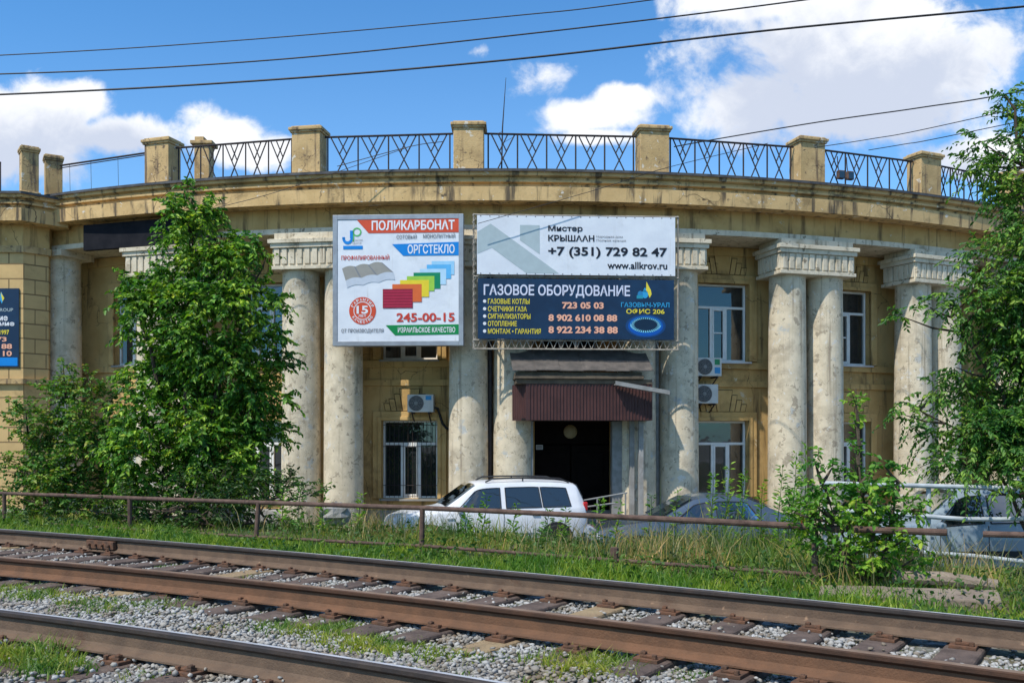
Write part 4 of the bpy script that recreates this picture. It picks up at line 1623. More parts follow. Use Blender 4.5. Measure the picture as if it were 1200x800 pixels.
def put(src, x, y, z, rz):
    if sl_first.get(id(src)):
        o = src
        sl_first[id(src)] = False
    else:
        o = copy_tree(src)
    o.location = (x, y, z)
    o.rotation_euler = (random.uniform(-.01, .01), random.uniform(-.008, .008), rz)
    return o


X = -11.0
i = 0
PALE = {10, 19, 27}
while X < 5.2:
    sl = rail_slope(0, X)
    t = Vector((1, sl)).normalized()
    ya, yb = rail_y(0, X), rail_y(1, X)
    # the point on the orange rail straight across
    nn = Vector((t.y, -t.x))
    cx_, cy_ = X + nn.x * .79, ya + nn.y * .79
    put(sl_b if i in PALE else sl_a, cx_, cy_, 1.074 + random.uniform(-.006, .004), math.atan2(-nn.y, -nn.x) + random.uniform(-.03, .03))
    X += .445 + random.uniform(-.045, .045)
    i += 1
X = -7.0
while X < 1.6:
    sl = rail_slope(2, X)
    t = Vector((1, sl)).normalized()
    nn = Vector((t.y, -t.x))
    cx_, cy_ = X + nn.x * .735, rail_y(2, X) + nn.y * .735
    put(sl_c, cx_, cy_, 1.072 + random.uniform(-.006, .004), math.atan2(nn.y, nn.x) + random.uniform(-.03, .03))
    X += .52 + random.uniform(-.05, .06)


# ballast stones
def in_sleeper(x, y):
    return False


def gravel():
    phi = (1 + 5 ** .5) / 2
    ico = np.array([(-1, phi, 0), (1, phi, 0), (-1, -phi, 0), (1, -phi, 0), (0, -1, phi), (0, 1, phi), (0, -1, -phi), (0, 1, -phi), (phi, 0, -1), (phi, 0, 1), (-phi, 0, -1), (-phi, 0, 1)], float)
    ico /= np.linalg.norm(ico[0])
    fac = np.array([(0, 11, 5), (0, 5, 1), (0, 1, 7), (0, 7, 10), (0, 10, 11), (1, 5, 9), (5, 11, 4), (11, 10, 2), (10, 7, 6), (7, 1, 8), (3, 9, 4), (3, 4, 2), (3, 2, 6), (3, 6, 8), (3, 8, 9), (4, 9, 5), (2, 4, 11), (6, 2, 10), (8, 6, 7), (9, 8, 1)])
    N = 230000
    X = rng.uniform(-11.5, 5.4, N)
    Y = rng.uniform(2.6, 15.5, N)
    d1 = dist1(X, Y)
    vis = (np.abs(X) < Y * .60 + .5) & (d1 < .22) & (Y > 4.2)
    # thin out far stones' density a bit where they are tiny
    X, Y, d1 = X[vis], Y[vis], d1[vis]
    keep = np.ones(len(X), bool)
    keep &= ~((d1 > .02) & (rng.random(len(X)) < .7))
    # keep the sleepers' tops mostly clear
    sx = np.array([o.location[:2] for o in bpy.data.objects if o.name.startswith('sleeper')])
    sr = np.array([o.rotation_euler[2] for o in bpy.data.objects if o.name.startswith('sleeper')])
    on = np.zeros(len(X), bool)
    for (cx_, cy_), a in zip(sx, sr):
        u = (X - cx_) * math.cos(a) + (Y - cy_) * math.sin(a)
        v = -(X - cx_) * math.sin(a) + (Y - cy_) * math.cos(a)
        on |= (np.abs(u) < 1.33) & (np.abs(v) < .135)
    # between the tracks stones bury the sleeper ends
    far = d1 > -1.95
    bury = np.where(far, .03, .12)
    keep &= ~(on & (rng.random(len(X)) > bury))
    X, Y, d1, on = X[keep], Y[keep], d1[keep], on[keep]
    n = len(X)
    sz = rng.uniform(.0115, .0225, n) * (1 + .3 * (rng.random(n) > .88))
    V = np.repeat(ico[None], n, 0) * rng.uniform(.62, 1.25, (n, 12, 1))
    V *= np.stack([rng.uniform(.85, 1.5, n), rng.uniform(.7, 1.1, n), rng.uniform(.5, .85, n)], -1)[:, None, :] * sz[:, None, None]
    # random tilt + spin
    a, b = rng.uniform(0, 2 * np.pi, n), rng.normal(0, .45, n)
    ca, sa, cb, sb = np.cos(a), np.sin(a), np.cos(b), np.sin(b)
    x, y, z = V[..., 0], V[..., 1], V[..., 2]
    y, z = y * cb[:, None] - z * sb[:, None], y * sb[:, None] + z * cb[:, None]
    x, y = x * ca[:, None] - y * sa[:, None], x * sa[:, None] + y * ca[:, None]
    layer = rng.random(n)
    Zc = height(X, Y) + .002 + .026 * layer + .014 * np.sin(X * 3.1 + Y * 2.2) + np.where(on, .035, 0)
    V = np.stack([x + X[:, None], y + Y[:, None], z + Zc[:, None]], -1).reshape(-1, 3)
    Fc = (fac[None] + (np.arange(n) * 12)[:, None, None]).reshape(-1, 3)
    o = np_mesh('gravel', V, Fc, M_gravel)
    prop(o, 'pale grey crushed stone ballast filling the railway tracks', kind='stuff')


gravel()


# ------------------------------------------------------------------ grass
def blades(X, Y, Z, h, wdt, lean, mat, name, label):
    n = len(X)
    a = rng.uniform(0, 2 * np.pi, n)
    dx, dy = np.cos(a), np.sin(a)
    la = rng.uniform(0, 2 * np.pi, n)
    lx, ly = np.cos(la) * lean * h, np.sin(la) * lean * h
    P = np.zeros((n, 5, 3))
    for i, (t, wk) in enumerate(((0, 1), (0, -1), (.55, .8), (.55, -.8), (1, 0))):
        P[:, i, 0] = X + dx * wdt * wk + lx * t ** 1.8
        P[:, i, 1] = Y + dy * wdt * wk + ly * t ** 1.8
        P[:, i, 2] = Z + h * (t - .25 * lean * t * t)
    b = (np.arange(n) * 5)[:, None]
    Fc = np.concatenate([b + np.array([0, 1, 3]), b + np.array([0, 3, 2]), b + np.array([2, 3, 4])], 1).reshape(-1, 3)
    o = np_mesh(name, P.reshape(-1, 3), Fc, mat)
    prop(o, label, kind='stuff')
    return o


def scatter(n, d0, d1, x0, x1, dens=None):
    X = rng.uniform(x0, x1, n * 3)
    d = rng.uniform(d0, d1, n * 3)
    Y = rail_y(0, np.clip(X, -16, 9)) + d / .835
    ok = (np.abs(X) < Y * .6 + .8) & (Y > 3)
    if dens is not None: ok &= rng.random(len(X)) < dens(X, Y)
    X, Y = X[ok][:n], Y[ok][:n]
    return X, Y, height(X, Y)


def patch(X, Y, s, ph):
    return .5 + .5 * np.sin(X * s + ph + 1.3 * np.sin(Y * s * .8)) * np.sin(Y * s * 1.1 + ph * 2 + np.sin(X * s * .7))


X, Y, Z = scatter(24000, .16, 2.7, -11, 7, lambda x, y: .35 + .65 * patch(x, y, 2.2, .4))
h = rng.uniform(.06, .17, len(X)) * (.6 + .8 * patch(X, Y, 1.6, 2)) * (.55 + .75 * smooth(.2, 1.2, dist1(X, Y)))
blades(X, Y, Z, h, rng.uniform(.004, .008, len(X)), rng.uniform(.2, .9, len(X)), G_short, 'grass', 'short bright green grass between the farthest rail and pipe fence')
X, Y, Z = scatter(42000, 2.2, 9.2, -13, 11, lambda x, y: .30 + .70 * patch(x, y, 1.5, 1.7))
lowr = (1 - .6 * smooth(7.0, 9.2, dist1(X, Y))) * (.55 + .45 * smooth(2.2, 3.6, dist1(X, Y)))
shade = np.where(X < -3.6, .50, np.where(X < 1.6, .62, 1.0))
h = rng.uniform(.16, .50, len(X)) * lowr * shade * (.35 + 1.0 * patch(X, Y, 1.5, .3) * (.5 + .7 * patch(X, Y, 4.1, 1.1)))
blades(X, Y, Z, h, rng.uniform(.004, .010, len(X)), rng.uniform(.2, 1.25, len(X)), G_tall, 'grass', 'tall mixed green and yellow grass on the bank behind the fence')
X, Y, Z = scatter(4600, 2.4, 8.4, -5, 8, lambda x, y: .04 + .96 * smooth(.55, .85, patch(x, y, 1.3, 3.1)))
h = rng.uniform(.3, .72, len(X)) * (1 - .5 * smooth(6, 8, dist1(X, Y)))
blades(X, Y, Z, h, rng.uniform(.003, .006, len(X)), rng.uniform(.1, .9, len(X)), G_dry, 'grass', 'dry straw-coloured grass stalks standing among the green')


X = rng.normal(0, 1, 5200) * .55 + rng.choice([3.3, 3.7, 4.1, 4.5, -.3, -1.0, .9], 5200); Y = rng.normal(0, .45, 5200) + np.where(X > 2, 14.2, 14.8)
h = np.abs(rng.normal(.0, .42, len(X))) + .15
h *= np.where(X > 2, 1.0, .42)
blades(X, Y, height(X, Y), h, rng.uniform(.004, .009, len(X)), rng.uniform(.05, .6, len(X)), G_tall, 'grass', 'tallest grass clumps standing before the parked cars')


# ------------------------------------------------------------------ leaves
def leaf_arrays(base, direc, size, wide, up_bias=.35, fold=.25):
    """6-vertex folded leaves: base points, directions (n,3), length, width ratio"""
    n = len(base)
    d = direc / (np.linalg.norm(direc, axis=1, keepdims=True) + 1e-9)
    r = rng.normal(0, 1, (n, 3)); r[:, 2] += up_bias * 4
    s = np.cross(d, r); s /= (np.linalg.norm(s, axis=1, keepdims=True) + 1e-9)
    nrm = np.cross(s, d)
    L = size[:, None]
    W = (size * wide)[:, None]
    V = np.zeros((n, 6, 3))
    V[:, 0] = base
    V[:, 1] = base + d * L * .30 + s * W * .5 + nrm * W * fold
    V[:, 2] = base + d * L * .68 + s * W * .40 + nrm * W * fold * .7 - nrm * L * .04
    V[:, 3] = base + d * L - nrm * L * .12
    V[:, 4] = base + d * L * .68 - s * W * .40 + nrm * W * fold * .7 - nrm * L * .04
    V[:, 5] = base + d * L * .30 - s * W * .5 + nrm * W * fold
    return V


def leaf_mesh(name, Vs, mat, parent):
    V = np.concatenate(Vs, 0)
    n = len(V)
    b = (np.arange(n) * 6)[:, None]
    Fc = np.concatenate([b + np.array([0, 3, 2, 1]), b + np.array([0, 5, 4, 3])], 1).reshape(-1, 4)
    return np_mesh(name, V.reshape(-1, 3), Fc, mat, parent)


def spray(p, d, ln, k, size, wide, droop, jitter=.6, out=None, tw=None):
    """a twig of length ln from p along d, with k leaves"""
    d = d / np.linalg.norm(d)
    ts = (np.arange(k) + .5) / k
    pts = p + d * ln * ts[:, None]
    pts[:, 2] -= droop * ln * ts ** 2
    side = np.cross(d, [0, 0, 1.0]); side /= np.linalg.norm(side) + 1e-9
    sg_ = np.where(np.arange(k) % 2 == 0, 1, -1)[:, None]
    ld = d * .55 + side * sg_ * .8 + rng.normal(0, jitter * .5, (k, 3))
    ld[:, 2] -= .35 + droop * .6
    out.append(leaf_arrays(pts, ld, size * rng.uniform(.65, 1.15, k), wide))
    if tw is not None:
        e = pts[-1]
        tw.append((p, (p + e) / 2 + np.array([0, 0, .04 * ln]), e))


def tree(name, label, base, stems, clumps, mat, cat='tree', size=.13, wide=.55, k=12, ln=.45, sprays=22, droop=.35, spread=.32, up=.3, group=None, trunk_r=.07):
    """stems: list of polylines (points relative to base); clumps: (dx,dy,dz,r)"""
    base = Vector(base)
    root = empty(name, base, 0, label, cat, group)
    tr = MB()
    skel = []
    for st, r0 in stems:
        P = [Vector(q) for q in st]
        pts = []
        for i in range(len(P) - 1):
            for j in range(5):
                q = P[i].lerp(P[i + 1], j / 5)
                pts.append(q + Vector((random.uniform(-1, 1), random.uniform(-1, 1), 0)) * r0 * .5)
        pts.append(P[-1])
        n = len(pts)
        tr.tube(pts, [r0 * (1 - .82 * i / (n - 1)) for i in range(n)], 8)
        skel += pts
    leaves, tw = [], []
    for (cx_, cy_, cz_, cr) in clumps:
        fullness = random.choice((.45, .7, 1.0, 1.25)) if cr > .2 else 1.0
        c = Vector((cx_, cy_, cz_))
        # limb from the nearest lower skeleton point
        best = min(skel, key=lambda q: (q - c).length + (2.0 if q.z > c.z - .1 else 0))
        mid = best.lerp(c, .5) + Vector((0, 0, -.05 * (c - best).length))
        tr.tube([best, mid, c], [.022, .016, .007], 5)
        ns = max(4, int(sprays * fullness * (cr / .45) ** 1.6))
        for _ in range(ns):
            v = rng.normal(0, 1, 3)
            v /= np.linalg.norm(v)
            rr = cr * rng.random() ** .45
            p = np.array(c) + v * rr * np.array([1, 1, .85])
            d = v * .8 + rng.normal(0, .35, 3)
            d[2] += up
            # direction away from stem axis
            ax = np.array([p[0] - best.x, p[1] - best.y, 0])
            d += ax / (np.linalg.norm(ax) + .2) * .35
            kk = max(3, int(k * rng.uniform(.7, 1.2)))
            spray(p, d, ln * rng.uniform(.6, 1.25), kk, size, wide, droop, out=leaves, tw=tw)
    for a, m_, e in tw[::2]:
        tr.tube([a, m_, e], [.006, .005, .003], 3, cap=False)
    tr.build('trunk', M_bark, root, smooth=True)
    leaf_mesh('crown', leaves, mat, root)
    return root


def px_clumps(Y0, lst, base):
    """clump spots measured on a drawing of the tree at its own distance"""
    out = []
    for (px, py, r, dy) in lst:
        p = at(px, py, Y0)
        out.append((p.x - base[0], dy, p.z - base[2], r))
    return out


# --- the tall maple in front of the left columns
YM = 17.6
bm = (at(228, 600, YM).x, YM, float(height(at(228, 600, YM).x, YM)) - .05)
cl = []
def fillrow(py, x0, x1, n, r, dep, inset=0):
    x0, x1 = x0 + inset, x1 - inset
    for i in range(n):
        t = (i + .5) / n
        cl.append((x0 + (x1 - x0) * t + random.uniform(-8, 8), py + random.uniform(-9, 9), r * random.uniform(.85, 1.15), random.uniform(-dep, dep)))
fillrow(222, 219, 229, 1, .12, .1)
fillrow(246, 208, 242, 3, .18, .2)
fillrow(274, 205, 258, 3, .24, .3)
fillrow(302, 200, 290, 4, .26, .5)
fillrow(332, 176, 296, 5, .30, .6)
fillrow(362, 164, 304, 6, .33, .8)
fillrow(396, 156, 312, 7, .35, .9)
fillrow(430, 158, 312, 7, .35, .9)
fillrow(465, 156, 314, 7, .35, .9)
fillrow(500, 150, 310, 7, .35, .9)
fillrow(535, 145, 300, 7, .33, .9)
fillrow(566, 150, 300, 6, .28, .7)
cl += [(328, 392, .15, -.2), (330, 418, .14, .2), (322, 352, .15, .1), (300, 300, .16, 0), (322, 505, .15, .2), (330, 465, .14, 0), (160, 335, .14, .2), (140, 326, .08, .3), (272, 285, .14, .1), (300, 287, .10, -.2), (155, 385, .16, 0), (150, 440, .16, .2), (152, 490, .18, 0)]
def P_(px, py): 
    q = at(px, py, YM)
    return (q.x - bm[0], random.uniform(-.2, .2), q.z - bm[2])
tree('maple_tree', 'tall bright green maple with narrow top in front of left columns', bm,
     [([(0, 0, 0), P_(224, 480), P_(222, 360), P_(224, 215)], .085), ([(.1, .1, 0), P_(255, 470), P_(285, 360), P_(310, 300)], .06), ([(-.1, 0, 0), P_(190, 480), P_(170, 380), P_(165, 330)], .06), ([(.15, -.1, 0), P_(280, 500), P_(320, 430)], .045)],
     px_clumps(YM, cl, bm), L_maple, 'tree', .112, .50, 14, .38, 92, .45, up=.3)

# --- loose bush at the far left
YB = 18.2
bb_ = (at(75, 600, YB).x, YB, float(height(at(75, 600, YB).x, YB)) - .05)
cl = []
fillrow(470, 55, 118, 3, .17, .3)
fillrow(495, 32, 132, 5, .22, .4)
fillrow(522, 24, 142, 6, .26, .5)
fillrow(550, 22, 146, 6, .28, .6)
fillrow(578, 20, 155, 6, .28, .6)
fillrow(603, 20, 170, 6, .26, .5)
cl += [(74, 428, .05, 0), (74, 445, .08, 0), (100, 440, .08, .2), (30, 478, .10, 0), (18, 500, .12, 0), (58, 458, .10, 0), (128, 470, .12, 0), (12, 545, .14, 0), (90, 455, .1, 0)]
tree('leafy_bush', 'loose tall bush with reddish leaves in front of the left wing', bb_,
     [([(0, 0, 0), (.05, 0, 1.0), (0, .1, 2.3)], .035), ([(.1, 0, 0), (.5, .1, 1.0), (.7, 0, 1.8)], .03), ([(-.1, 0, 0), (-.5, -.1, .9), (-.7, 0, 1.7)], .03)],
     px_clumps(YB, cl, bb_), L_bush, 'bush', .085, .58, 13, .34, 105, .2, up=.5)

# --- dark shrubs under the maple
YD = 16.2
bd = (at(265, 620, YD).x, YD, float(height(at(265, 620, YD).x, YD)) - .05)
cl = []
fillrow(575, 190, 350, 6, .22, .3)
fillrow(598, 90, 352, 11, .26, .4)
fillrow(620, 40, 335, 12, .24, .4)
cl += [(300, 562, .14, .1), (335, 564, .14, .2), (362, 578, .12, .2)]
tree('dark_shrub', 'wide dark low shrub under the maple behind the pipe fence', bd,
     [([(0, 0, 0), (.1, 0, .5)], .03), ([(0, 0, 0), (-.3, 0, .15), (-.6, 0, .5)], .025), ([(0, 0, 0), (.35, 0, .15), (.7, 0, .5)], .025)],
     px_clumps(YD, cl, bd), L_dark, 'shrub', .085, .45, 13, .32, 62, .15, up=.6)

# --- the locust at the right edge
YL = 14.7
bl = (at(1225, 600, YL).x, YL, float(height(at(1225, 600, YL).x, YL)) - .05)
cl = []
fillrow(150, 1190, 1270, 2, .20, .3)
fillrow(185, 1165, 1280, 3, .24, .4)
fillrow(220, 1180, 1290, 3, .26, .4)
fillrow(262, 1185, 1290, 4, .3, .5)
fillrow(305, 1165, 1290, 5, .33, .6)
fillrow(342, 1150, 1290, 6, .34, .6)
fillrow(380, 1165, 1290, 6, .35, .6)
fillrow(420, 1160, 1290, 6, .35, .6)
fillrow(460, 1145, 1290, 6, .34, .6)
fillrow(500, 1130, 1290, 6, .33, .6)
fillrow(532, 1120, 1290, 6, .28, .5)
cl += [(1178, 112, .08, 0), (1148, 165, .10, 0), (1196, 130, .12, .2), (1118, 352, .14, 0), (1090, 360, .07, 0), (1100, 455, .12, 0), (1078, 478, .07, .1), (1120, 430, .10, 0), (1150, 292, .14, 0), (1095, 505, .12, .1), (1105, 535, .14, 0), (1075, 500, .07, 0),
       (1158, 205, .10, 0), (1190, 240, .16, -.2), (1135, 335, .14, -.3), (1128, 372, .14, -.3), (1140, 190, .07, 0), (1060, 372, .06, 0), (1120, 560, .12, -1.5), (1150, 552, .14, -1.6), (1178, 575, .16, -1.7), (1200, 560, .2, -1.6), (1060, 486, .05, 0), (1058, 470, .04, 0), (1085, 545, .1, -1.2), (1190, 540, .2, -1.5), (1160, 530, .16, -1.5)]
def Q_(px, py):
    q = at(px, py, YL)
    return (q.x - bl[0], random.uniform(-.2, .2), q.z - bl[2])
tree('locust_tree', 'feathery dark green locust tree reaching in from the right edge', bl,
     [([(0, 0, 0), Q_(1228, 450), Q_(1215, 300), Q_(1185, 130)], .10), ([(0, .1, .3), Q_(1180, 460), Q_(1120, 370)], .05), ([(.05, 0, .4), Q_(1160, 520), Q_(1080, 480)], .04), ([(.1, 0, .5), Q_(1260, 400), Q_(1270, 250)], .06)],
     px_clumps(YL, cl, bl), L_locust, 'tree', .095, .42, 17, .48, 105, .42, up=.15)

# --- lime-green sapling bush on the fence
YS = 9.62
bs = (at(1020, 668, YS).x, YS, float(height(at(1020, 668, YS).x, YS)) - .03)
cl = []
fillrow(566, 950, 1050, 5, .08, .15)
fillrow(590, 942, 1066, 7, .11, .2)
fillrow(614, 940, 1070, 7, .12, .25)
fillrow(638, 950, 1070, 6, .12, .25)
fillrow(660, 965, 1066, 5, .10, .2)
cl += [(1003, 530, .05, 0), (1004, 500, .03, 0), (1003, 474, .025, 0), (955, 540, .05, 0), (975, 548, .05, 0), (1036, 545, .05, 0), (1050, 560, .06, 0), (1020, 552, .05, 0), (930, 600, .06, 0)]
tree('sapling_bush', 'lime green sapling bush growing through the rusty pipe fence', bs,
     [([(0, 0, 0), (.02, 0, .5), (-.1, 0, 1.1), at(1003, 455, YS) - Vector(bs)], .025), ([(.03, 0, 0), (.2, 0, .7), (.3, 0, 1.1)], .018), ([(-.03, 0, 0), (-.3, 0, .6), (-.5, 0, 1.1)], .018)],
     px_clumps(YS, cl, bs), L_lime, 'bush', .07, .55, 9, .19, 120, .3, up=.5)

# --- tall single weeds
def weed(px, Y, top_py, label, n=26, mat=L_lime, size=.07, spreadk=.18):
    x = (px - 600) / F * Y
    zb = float(height(x, Y))
    zt = at(px, top_py, Y).z
    H = max(.3, zt - zb)
    e = empty('tall_weed', (x, Y, zb), 0, label, 'weed', 'tall weeds on the grassy bank')
    mb = MB()
    pts = [(random.uniform(-.02, .02) + .06 * t * t, random.uniform(-.02, .02), H * t) for t in (0, .25, .5, .75, 1)]
    mb.tube(pts, [.010, .008, .007, .005, .003], 5)
    mb.build('stem', L_dark, e)
    t = rng.uniform(.12, 1, n)
    a = rng.uniform(0, 6.28, n)
    base = np.stack([.06 * t * t, np.zeros(n), H * t], -1)
    d = np.stack([np.cos(a), np.sin(a), rng.uniform(-.1, .9, n)], -1)
    V = leaf_arrays(base + d * .02, d, size * (1.3 - .6 * t) * rng.uniform(.8, 1.6, n), np.full(n, .32) if False else .32)
    V2 = leaf_arrays(base + d * (spreadk * (1 - .7 * t))[:, None] * .5, d, size * rng.uniform(.7, 1.3, n), .36)
    leaf_mesh('foliage', [V, V2], mat, e)


WD = [(850, 14.5, 545, 'weed before the blue-grey car roof, its tallest'), (868, 14.2, 552, 'weed right of the tallest one before the blue-grey car'), (832, 14.4, 556, 'weed left of the tallest one before the blue-grey car'), (890, 14.0, 560, 'weed at the rear of the blue-grey car'),
      (912, 13.5, 548, 'weed beside the column right of the blue-grey car'), (928, 12.8, 530, 'weed between blue-grey car and lime sapling bush, tall'), (940, 12.4, 522, 'weed with its top against the paired columns, left of sapling bush'),
      (566, 14.6, 580, 'weed in front of the white car driver window'), (600, 14.4, 590, 'weed in front of the white car door handle'), (545, 14.2, 594, 'weed below the white car mirror'), (640, 14.0, 598, 'weed below the white car rear window'),
      (700, 14.0, 582, 'weed between the white car tail and blue-grey car'), (722, 13.8, 588, 'weed at the bonnet of the blue-grey car'), (1000, 13.0, 470, 'weed rising against the lower window behind the sapling bush'),
      (350, 15.0, 560, 'weed beside the dark shrub left of the white car'), (378, 14.8, 566, 'weed in front of the left pair of columns'), (330, 15.2, 556, 'weed over the dark shrub by the paired columns'), (420, 14.6, 580, 'weed left of the barred window corner')]
WD += [(935, 13.6, 560, 'weed just left of sapling bush, the shorter of two'), (922, 14.2, 572, 'weed hiding the tail of the blue-grey car'), (660, 14.4, 596, 'weed in front of the white car rear wheel'), (760, 14.2, 580, 'weed before the blue-grey car windscreen'), (790, 14.4, 574, 'weed before the blue-grey car front pillar')]
for px, Y, ty, lb in WD:
    weed(px, Y, ty, 'thin green ' + lb if px % 3 else 'leafy green ' + lb, n=110 if px > 800 else 50)

# weeds in the ballast
TX, TY, TH = [], [], []
TUFTS = [(20, 690, .5, 200, .11), (55, 700, .35, 160, .12), (150, 712, .55, 320, .12), (105, 708, .3, 120, .09), (235, 716, .2, 60, .08), (25, 775, .35, 220, .20), (60, 790, .25, 120, .18), (350, 738, .45, 260, .11), (385, 735, .3, 160, .10), (425, 752, .45, 240, .10), (455, 760, .35, 170, .10),
         (690, 778, .40, 320, .15), (660, 770, .3, 120, .09), (700, 790, .3, 160, .13), (570, 770, .3, 130, .07), (520, 768, .2, 70, .08), (810, 792, .18, 60, .07), (155, 648, .25, 60, .07), (235, 650, .25, 90, .12), (405, 685, .35, 80, .06), (690, 744, .45, 60, .05), (250, 740, .2, 60, .07), (1170, 790, .3, 100, .06), (730, 712, .2, 40, .05),
         (420, 795, .22, 60, .16), (200, 662, .2, 50, .06)]
for k in range(70):
    TUFTS.append((random.uniform(0, 1200), random.uniform(640, 800), random.uniform(.05, .22), random.randint(6, 34), random.uniform(.03, .09)))
for (px, py, rad, n, hh) in TUFTS:
    n, rad, hh = int(n * 1.7), rad * 1.25, hh * .85
    Yt = 1.43 * F / (py - 515)
    Xt = (px - 600) / F * Yt
    if float(dist1(Xt, Yt)) > -.1: continue
    r_ = rad * .55 * np.sqrt(rng.random(n)) * (1 + .5 * rng.normal(0, .4, n))
    a = rng.uniform(0, 6.28, n)
    TX.append(Xt + r_ * np.cos(a) * 1.3); TY.append(Yt + r_ * np.sin(a)); TH.append(hh * rng.uniform(.4, 1.1, n))
X, Y, h = np.concatenate(TX), np.concatenate(TY), np.concatenate(TH)
X = np.repeat(X, 2) + rng.normal(0, .03, 2 * len(X)); Y = np.repeat(Y, 2) + rng.normal(0, .03, len(X)); h = np.repeat(h, 2) * rng.uniform(.6, 1.1, len(X))
blades(X, Y, height(X, Y), h, rng.uniform(.003, .0065, len(X)), rng.uniform(.3, 1.1, len(X)), G_track, 'grass', 'yellow-green weed tufts growing in the track ballast')
# broad-leaved ground cover on the bank
X, Y, Z = scatter(6500, .5, 6.5, -11, 8, lambda x, y: .2 + .8 * smooth(.4, .8, patch(x, y, 1.9, 5)))
d = np.stack([rng.normal(0, 1, len(X)), rng.normal(0, 1, len(X)), rng.uniform(.1, .9, len(X))], -1)
k_ = (dist1(X, Y) < 2.3) | (X > -3.8)
X, Y, Z, d = X[k_], Y[k_], Z[k_], d[k_]
hh = rng.uniform(.02, .20, len(X)) * np.clip(dist1(X, Y), .3, 1.6) / 1.2
V = leaf_arrays(np.stack([X, Y, Z + hh], -1), d, rng.uniform(.035, .075, len(X)), .6)
o = leaf_mesh('ground_cover', [V], L_cover, None)
prop(o, 'broad-leaved green ground cover among the grass', kind='stuff')

# ------------------------------------------------------------------ rusty pipe fence along the track
def fx(px):
    Yp = 11.58 / (1 + .58 * (px - 600) / F)
    return Vector(((px - 600) / F * Yp, Yp, 0))
fen = empty('pipe_fence', (0, 11.58, .97), 0, 'long rusty brown pipe fence along the far side of the track', 'fence')
def frail(pts, r, nm='rail'):
    o = MB().tube(pts, r, 10).build(nm, M_rust, smooth=True)
    return under(o, fen)
def fp(px, z):
    p = fx(px)
    return Vector((p.x, p.y, z))
frail([fp(-250, 1.52), fp(5, 1.54), fp(58, 1.545)], .03)
frail([fp(58, 1.55), fp(150, 1.56), fp(303, 1.583)], .032)
frail([fp(303, 1.583), fp(495, 1.61), fp(600, 1.61), fp(752, 1.606)], .032)
frail([fp(752, 1.607), fp(860, 1.603), fp(1000, 1.59), fp(1110, 1.60)], .035)
frail([fp(1152, 1.60), fp(1260, 1.62)], .03)
frail([fp(60, 1.05), fp(152, 1.055), fp(300, 1.08)], .022)
frail([fp(303, 1.08), fp(420, 1.10), fp(495, 1.115), fp(600, 1.11), fp(716, 1.105)], .022)
frail([fp(716, 1.105), fp(850, 1.10), fp(965, 1.10)], .022)
for px, top, lean in ((5, 1.55, 0), (152, 1.56, 0), (303, 1.58, -.05), (495, 1.6, .03), (720, 1.25, 0), (955, 1.6, 0)):
    b = fp(px, .80)
    tpt = fp(px, top) + Vector((0, 0, 0))
    b2 = b + Vector((lean * .8, 0, 0)) * (-1)
    under(MB().tube([b + Vector((-abs(lean) if lean < 0 else lean * -.5, 0, 0)), tpt], .034 if px != 720 else .05, 10).build('post', M_rust, smooth=True), fen)

# white tube barrier by the light car
bar = empty('tube_barrier', (5.5, 13.3, .2), 0, 'white painted tube barrier in front of the light blue car', 'barrier')
def bt(px, py, Y=13.3): return at(px, py, Y)
def btube(pts, nm): under(MB().tube(pts, .033, 10).build(nm, M_tubew, smooth=True), bar)
btube([bt(962, 566), bt(1050, 568), bt(1120, 570), bt(1188, 572), bt(1194, 569), bt(1195, 558)], 'top_tube')
btube([bt(985, 598), bt(1060, 603), bt(1130, 608), bt(1178, 608), bt(1230, 606)], 'middle_tube')
btube([bt(1082, 647), bt(1140, 651), bt(1210, 659), bt(1280, 668)], 'lower_tube')
for px in (968, 1090, 1215):
    p = bt(px, 568)
    btube([Vector((p.x, p.y + .05, -.1)), Vector((p.x, p.y + .05, p.z + .02))], 'post')

# old planks beside the track
def slab(label, px, py, Y, ln, wd, th, rz, m=M_slab):
    p = at(px, py, Y)
    z = float(height(p.x, p.y))
    mb = MB()
    mb.box((0, 0, 0), (ln, wd, th))
    o = mb.build('timber_slab', m, bevel=.02)
    o.location = (p.x, p.y, z + th * .5)
    o.rotation_euler = (R(3), R(-2), rz)
    prop(o, label, 'slab', 'old timber slabs beside the track')
slab('short grey timber slab in the grass left of the longer one', 1000, 690, 9.1, .62, .42, .09, R(-20))
slab('long grey timber slab in the grass under the log', 1098, 694, 8.75, 1.05, .48, .10, R(-24))
p = at(1105, 682, 9.3)
mb = MB()
zl = float(height(p.x, p.y))
mb.tube([(p.x - .42, p.y + .2, zl + .09), (p.x, p.y + .02, zl + .10), (p.x + .46, p.y - .15, zl + .06)], [.07, .075, .06], 10)
prop(mb.build('log', M_slab, smooth=True), 'weathered round log lying behind the long timber slab', 'log')

# pale rubble lump left of the white car
ico = MB()
def rock(name, label, c, s, seed):
    rr = random.Random(seed)
    mb = MB()
    prof = []
    n, m_ = 9, 12
    for i in range(n + 1):
        ph = -math.pi / 2 + math.pi * i / n
        prof.append((max(.02, math.cos(ph)), math.sin(ph)))
    mb.lathe(prof, (0, 0, 0), m_)
    mb.v = [tuple(Vector(v) * (1 + rr.uniform(-.16, .16))) for v in mb.v]
    mb.v = [(v[0] * s[0], v[1] * s[1], v[2] * s[2]) for v in mb.v]
    o = mb.build(name, M_rock)
    o.location = c
    prop(o, label, 'rock')
pr = at(393, 606, 16.0)
rock('rubble_rock', 'pale lump of rubble in the weeds beside the dark shrub', (pr.x, 16.0, float(height(pr.x, 16.0)) + .35), (.26, .22, .20), 3)

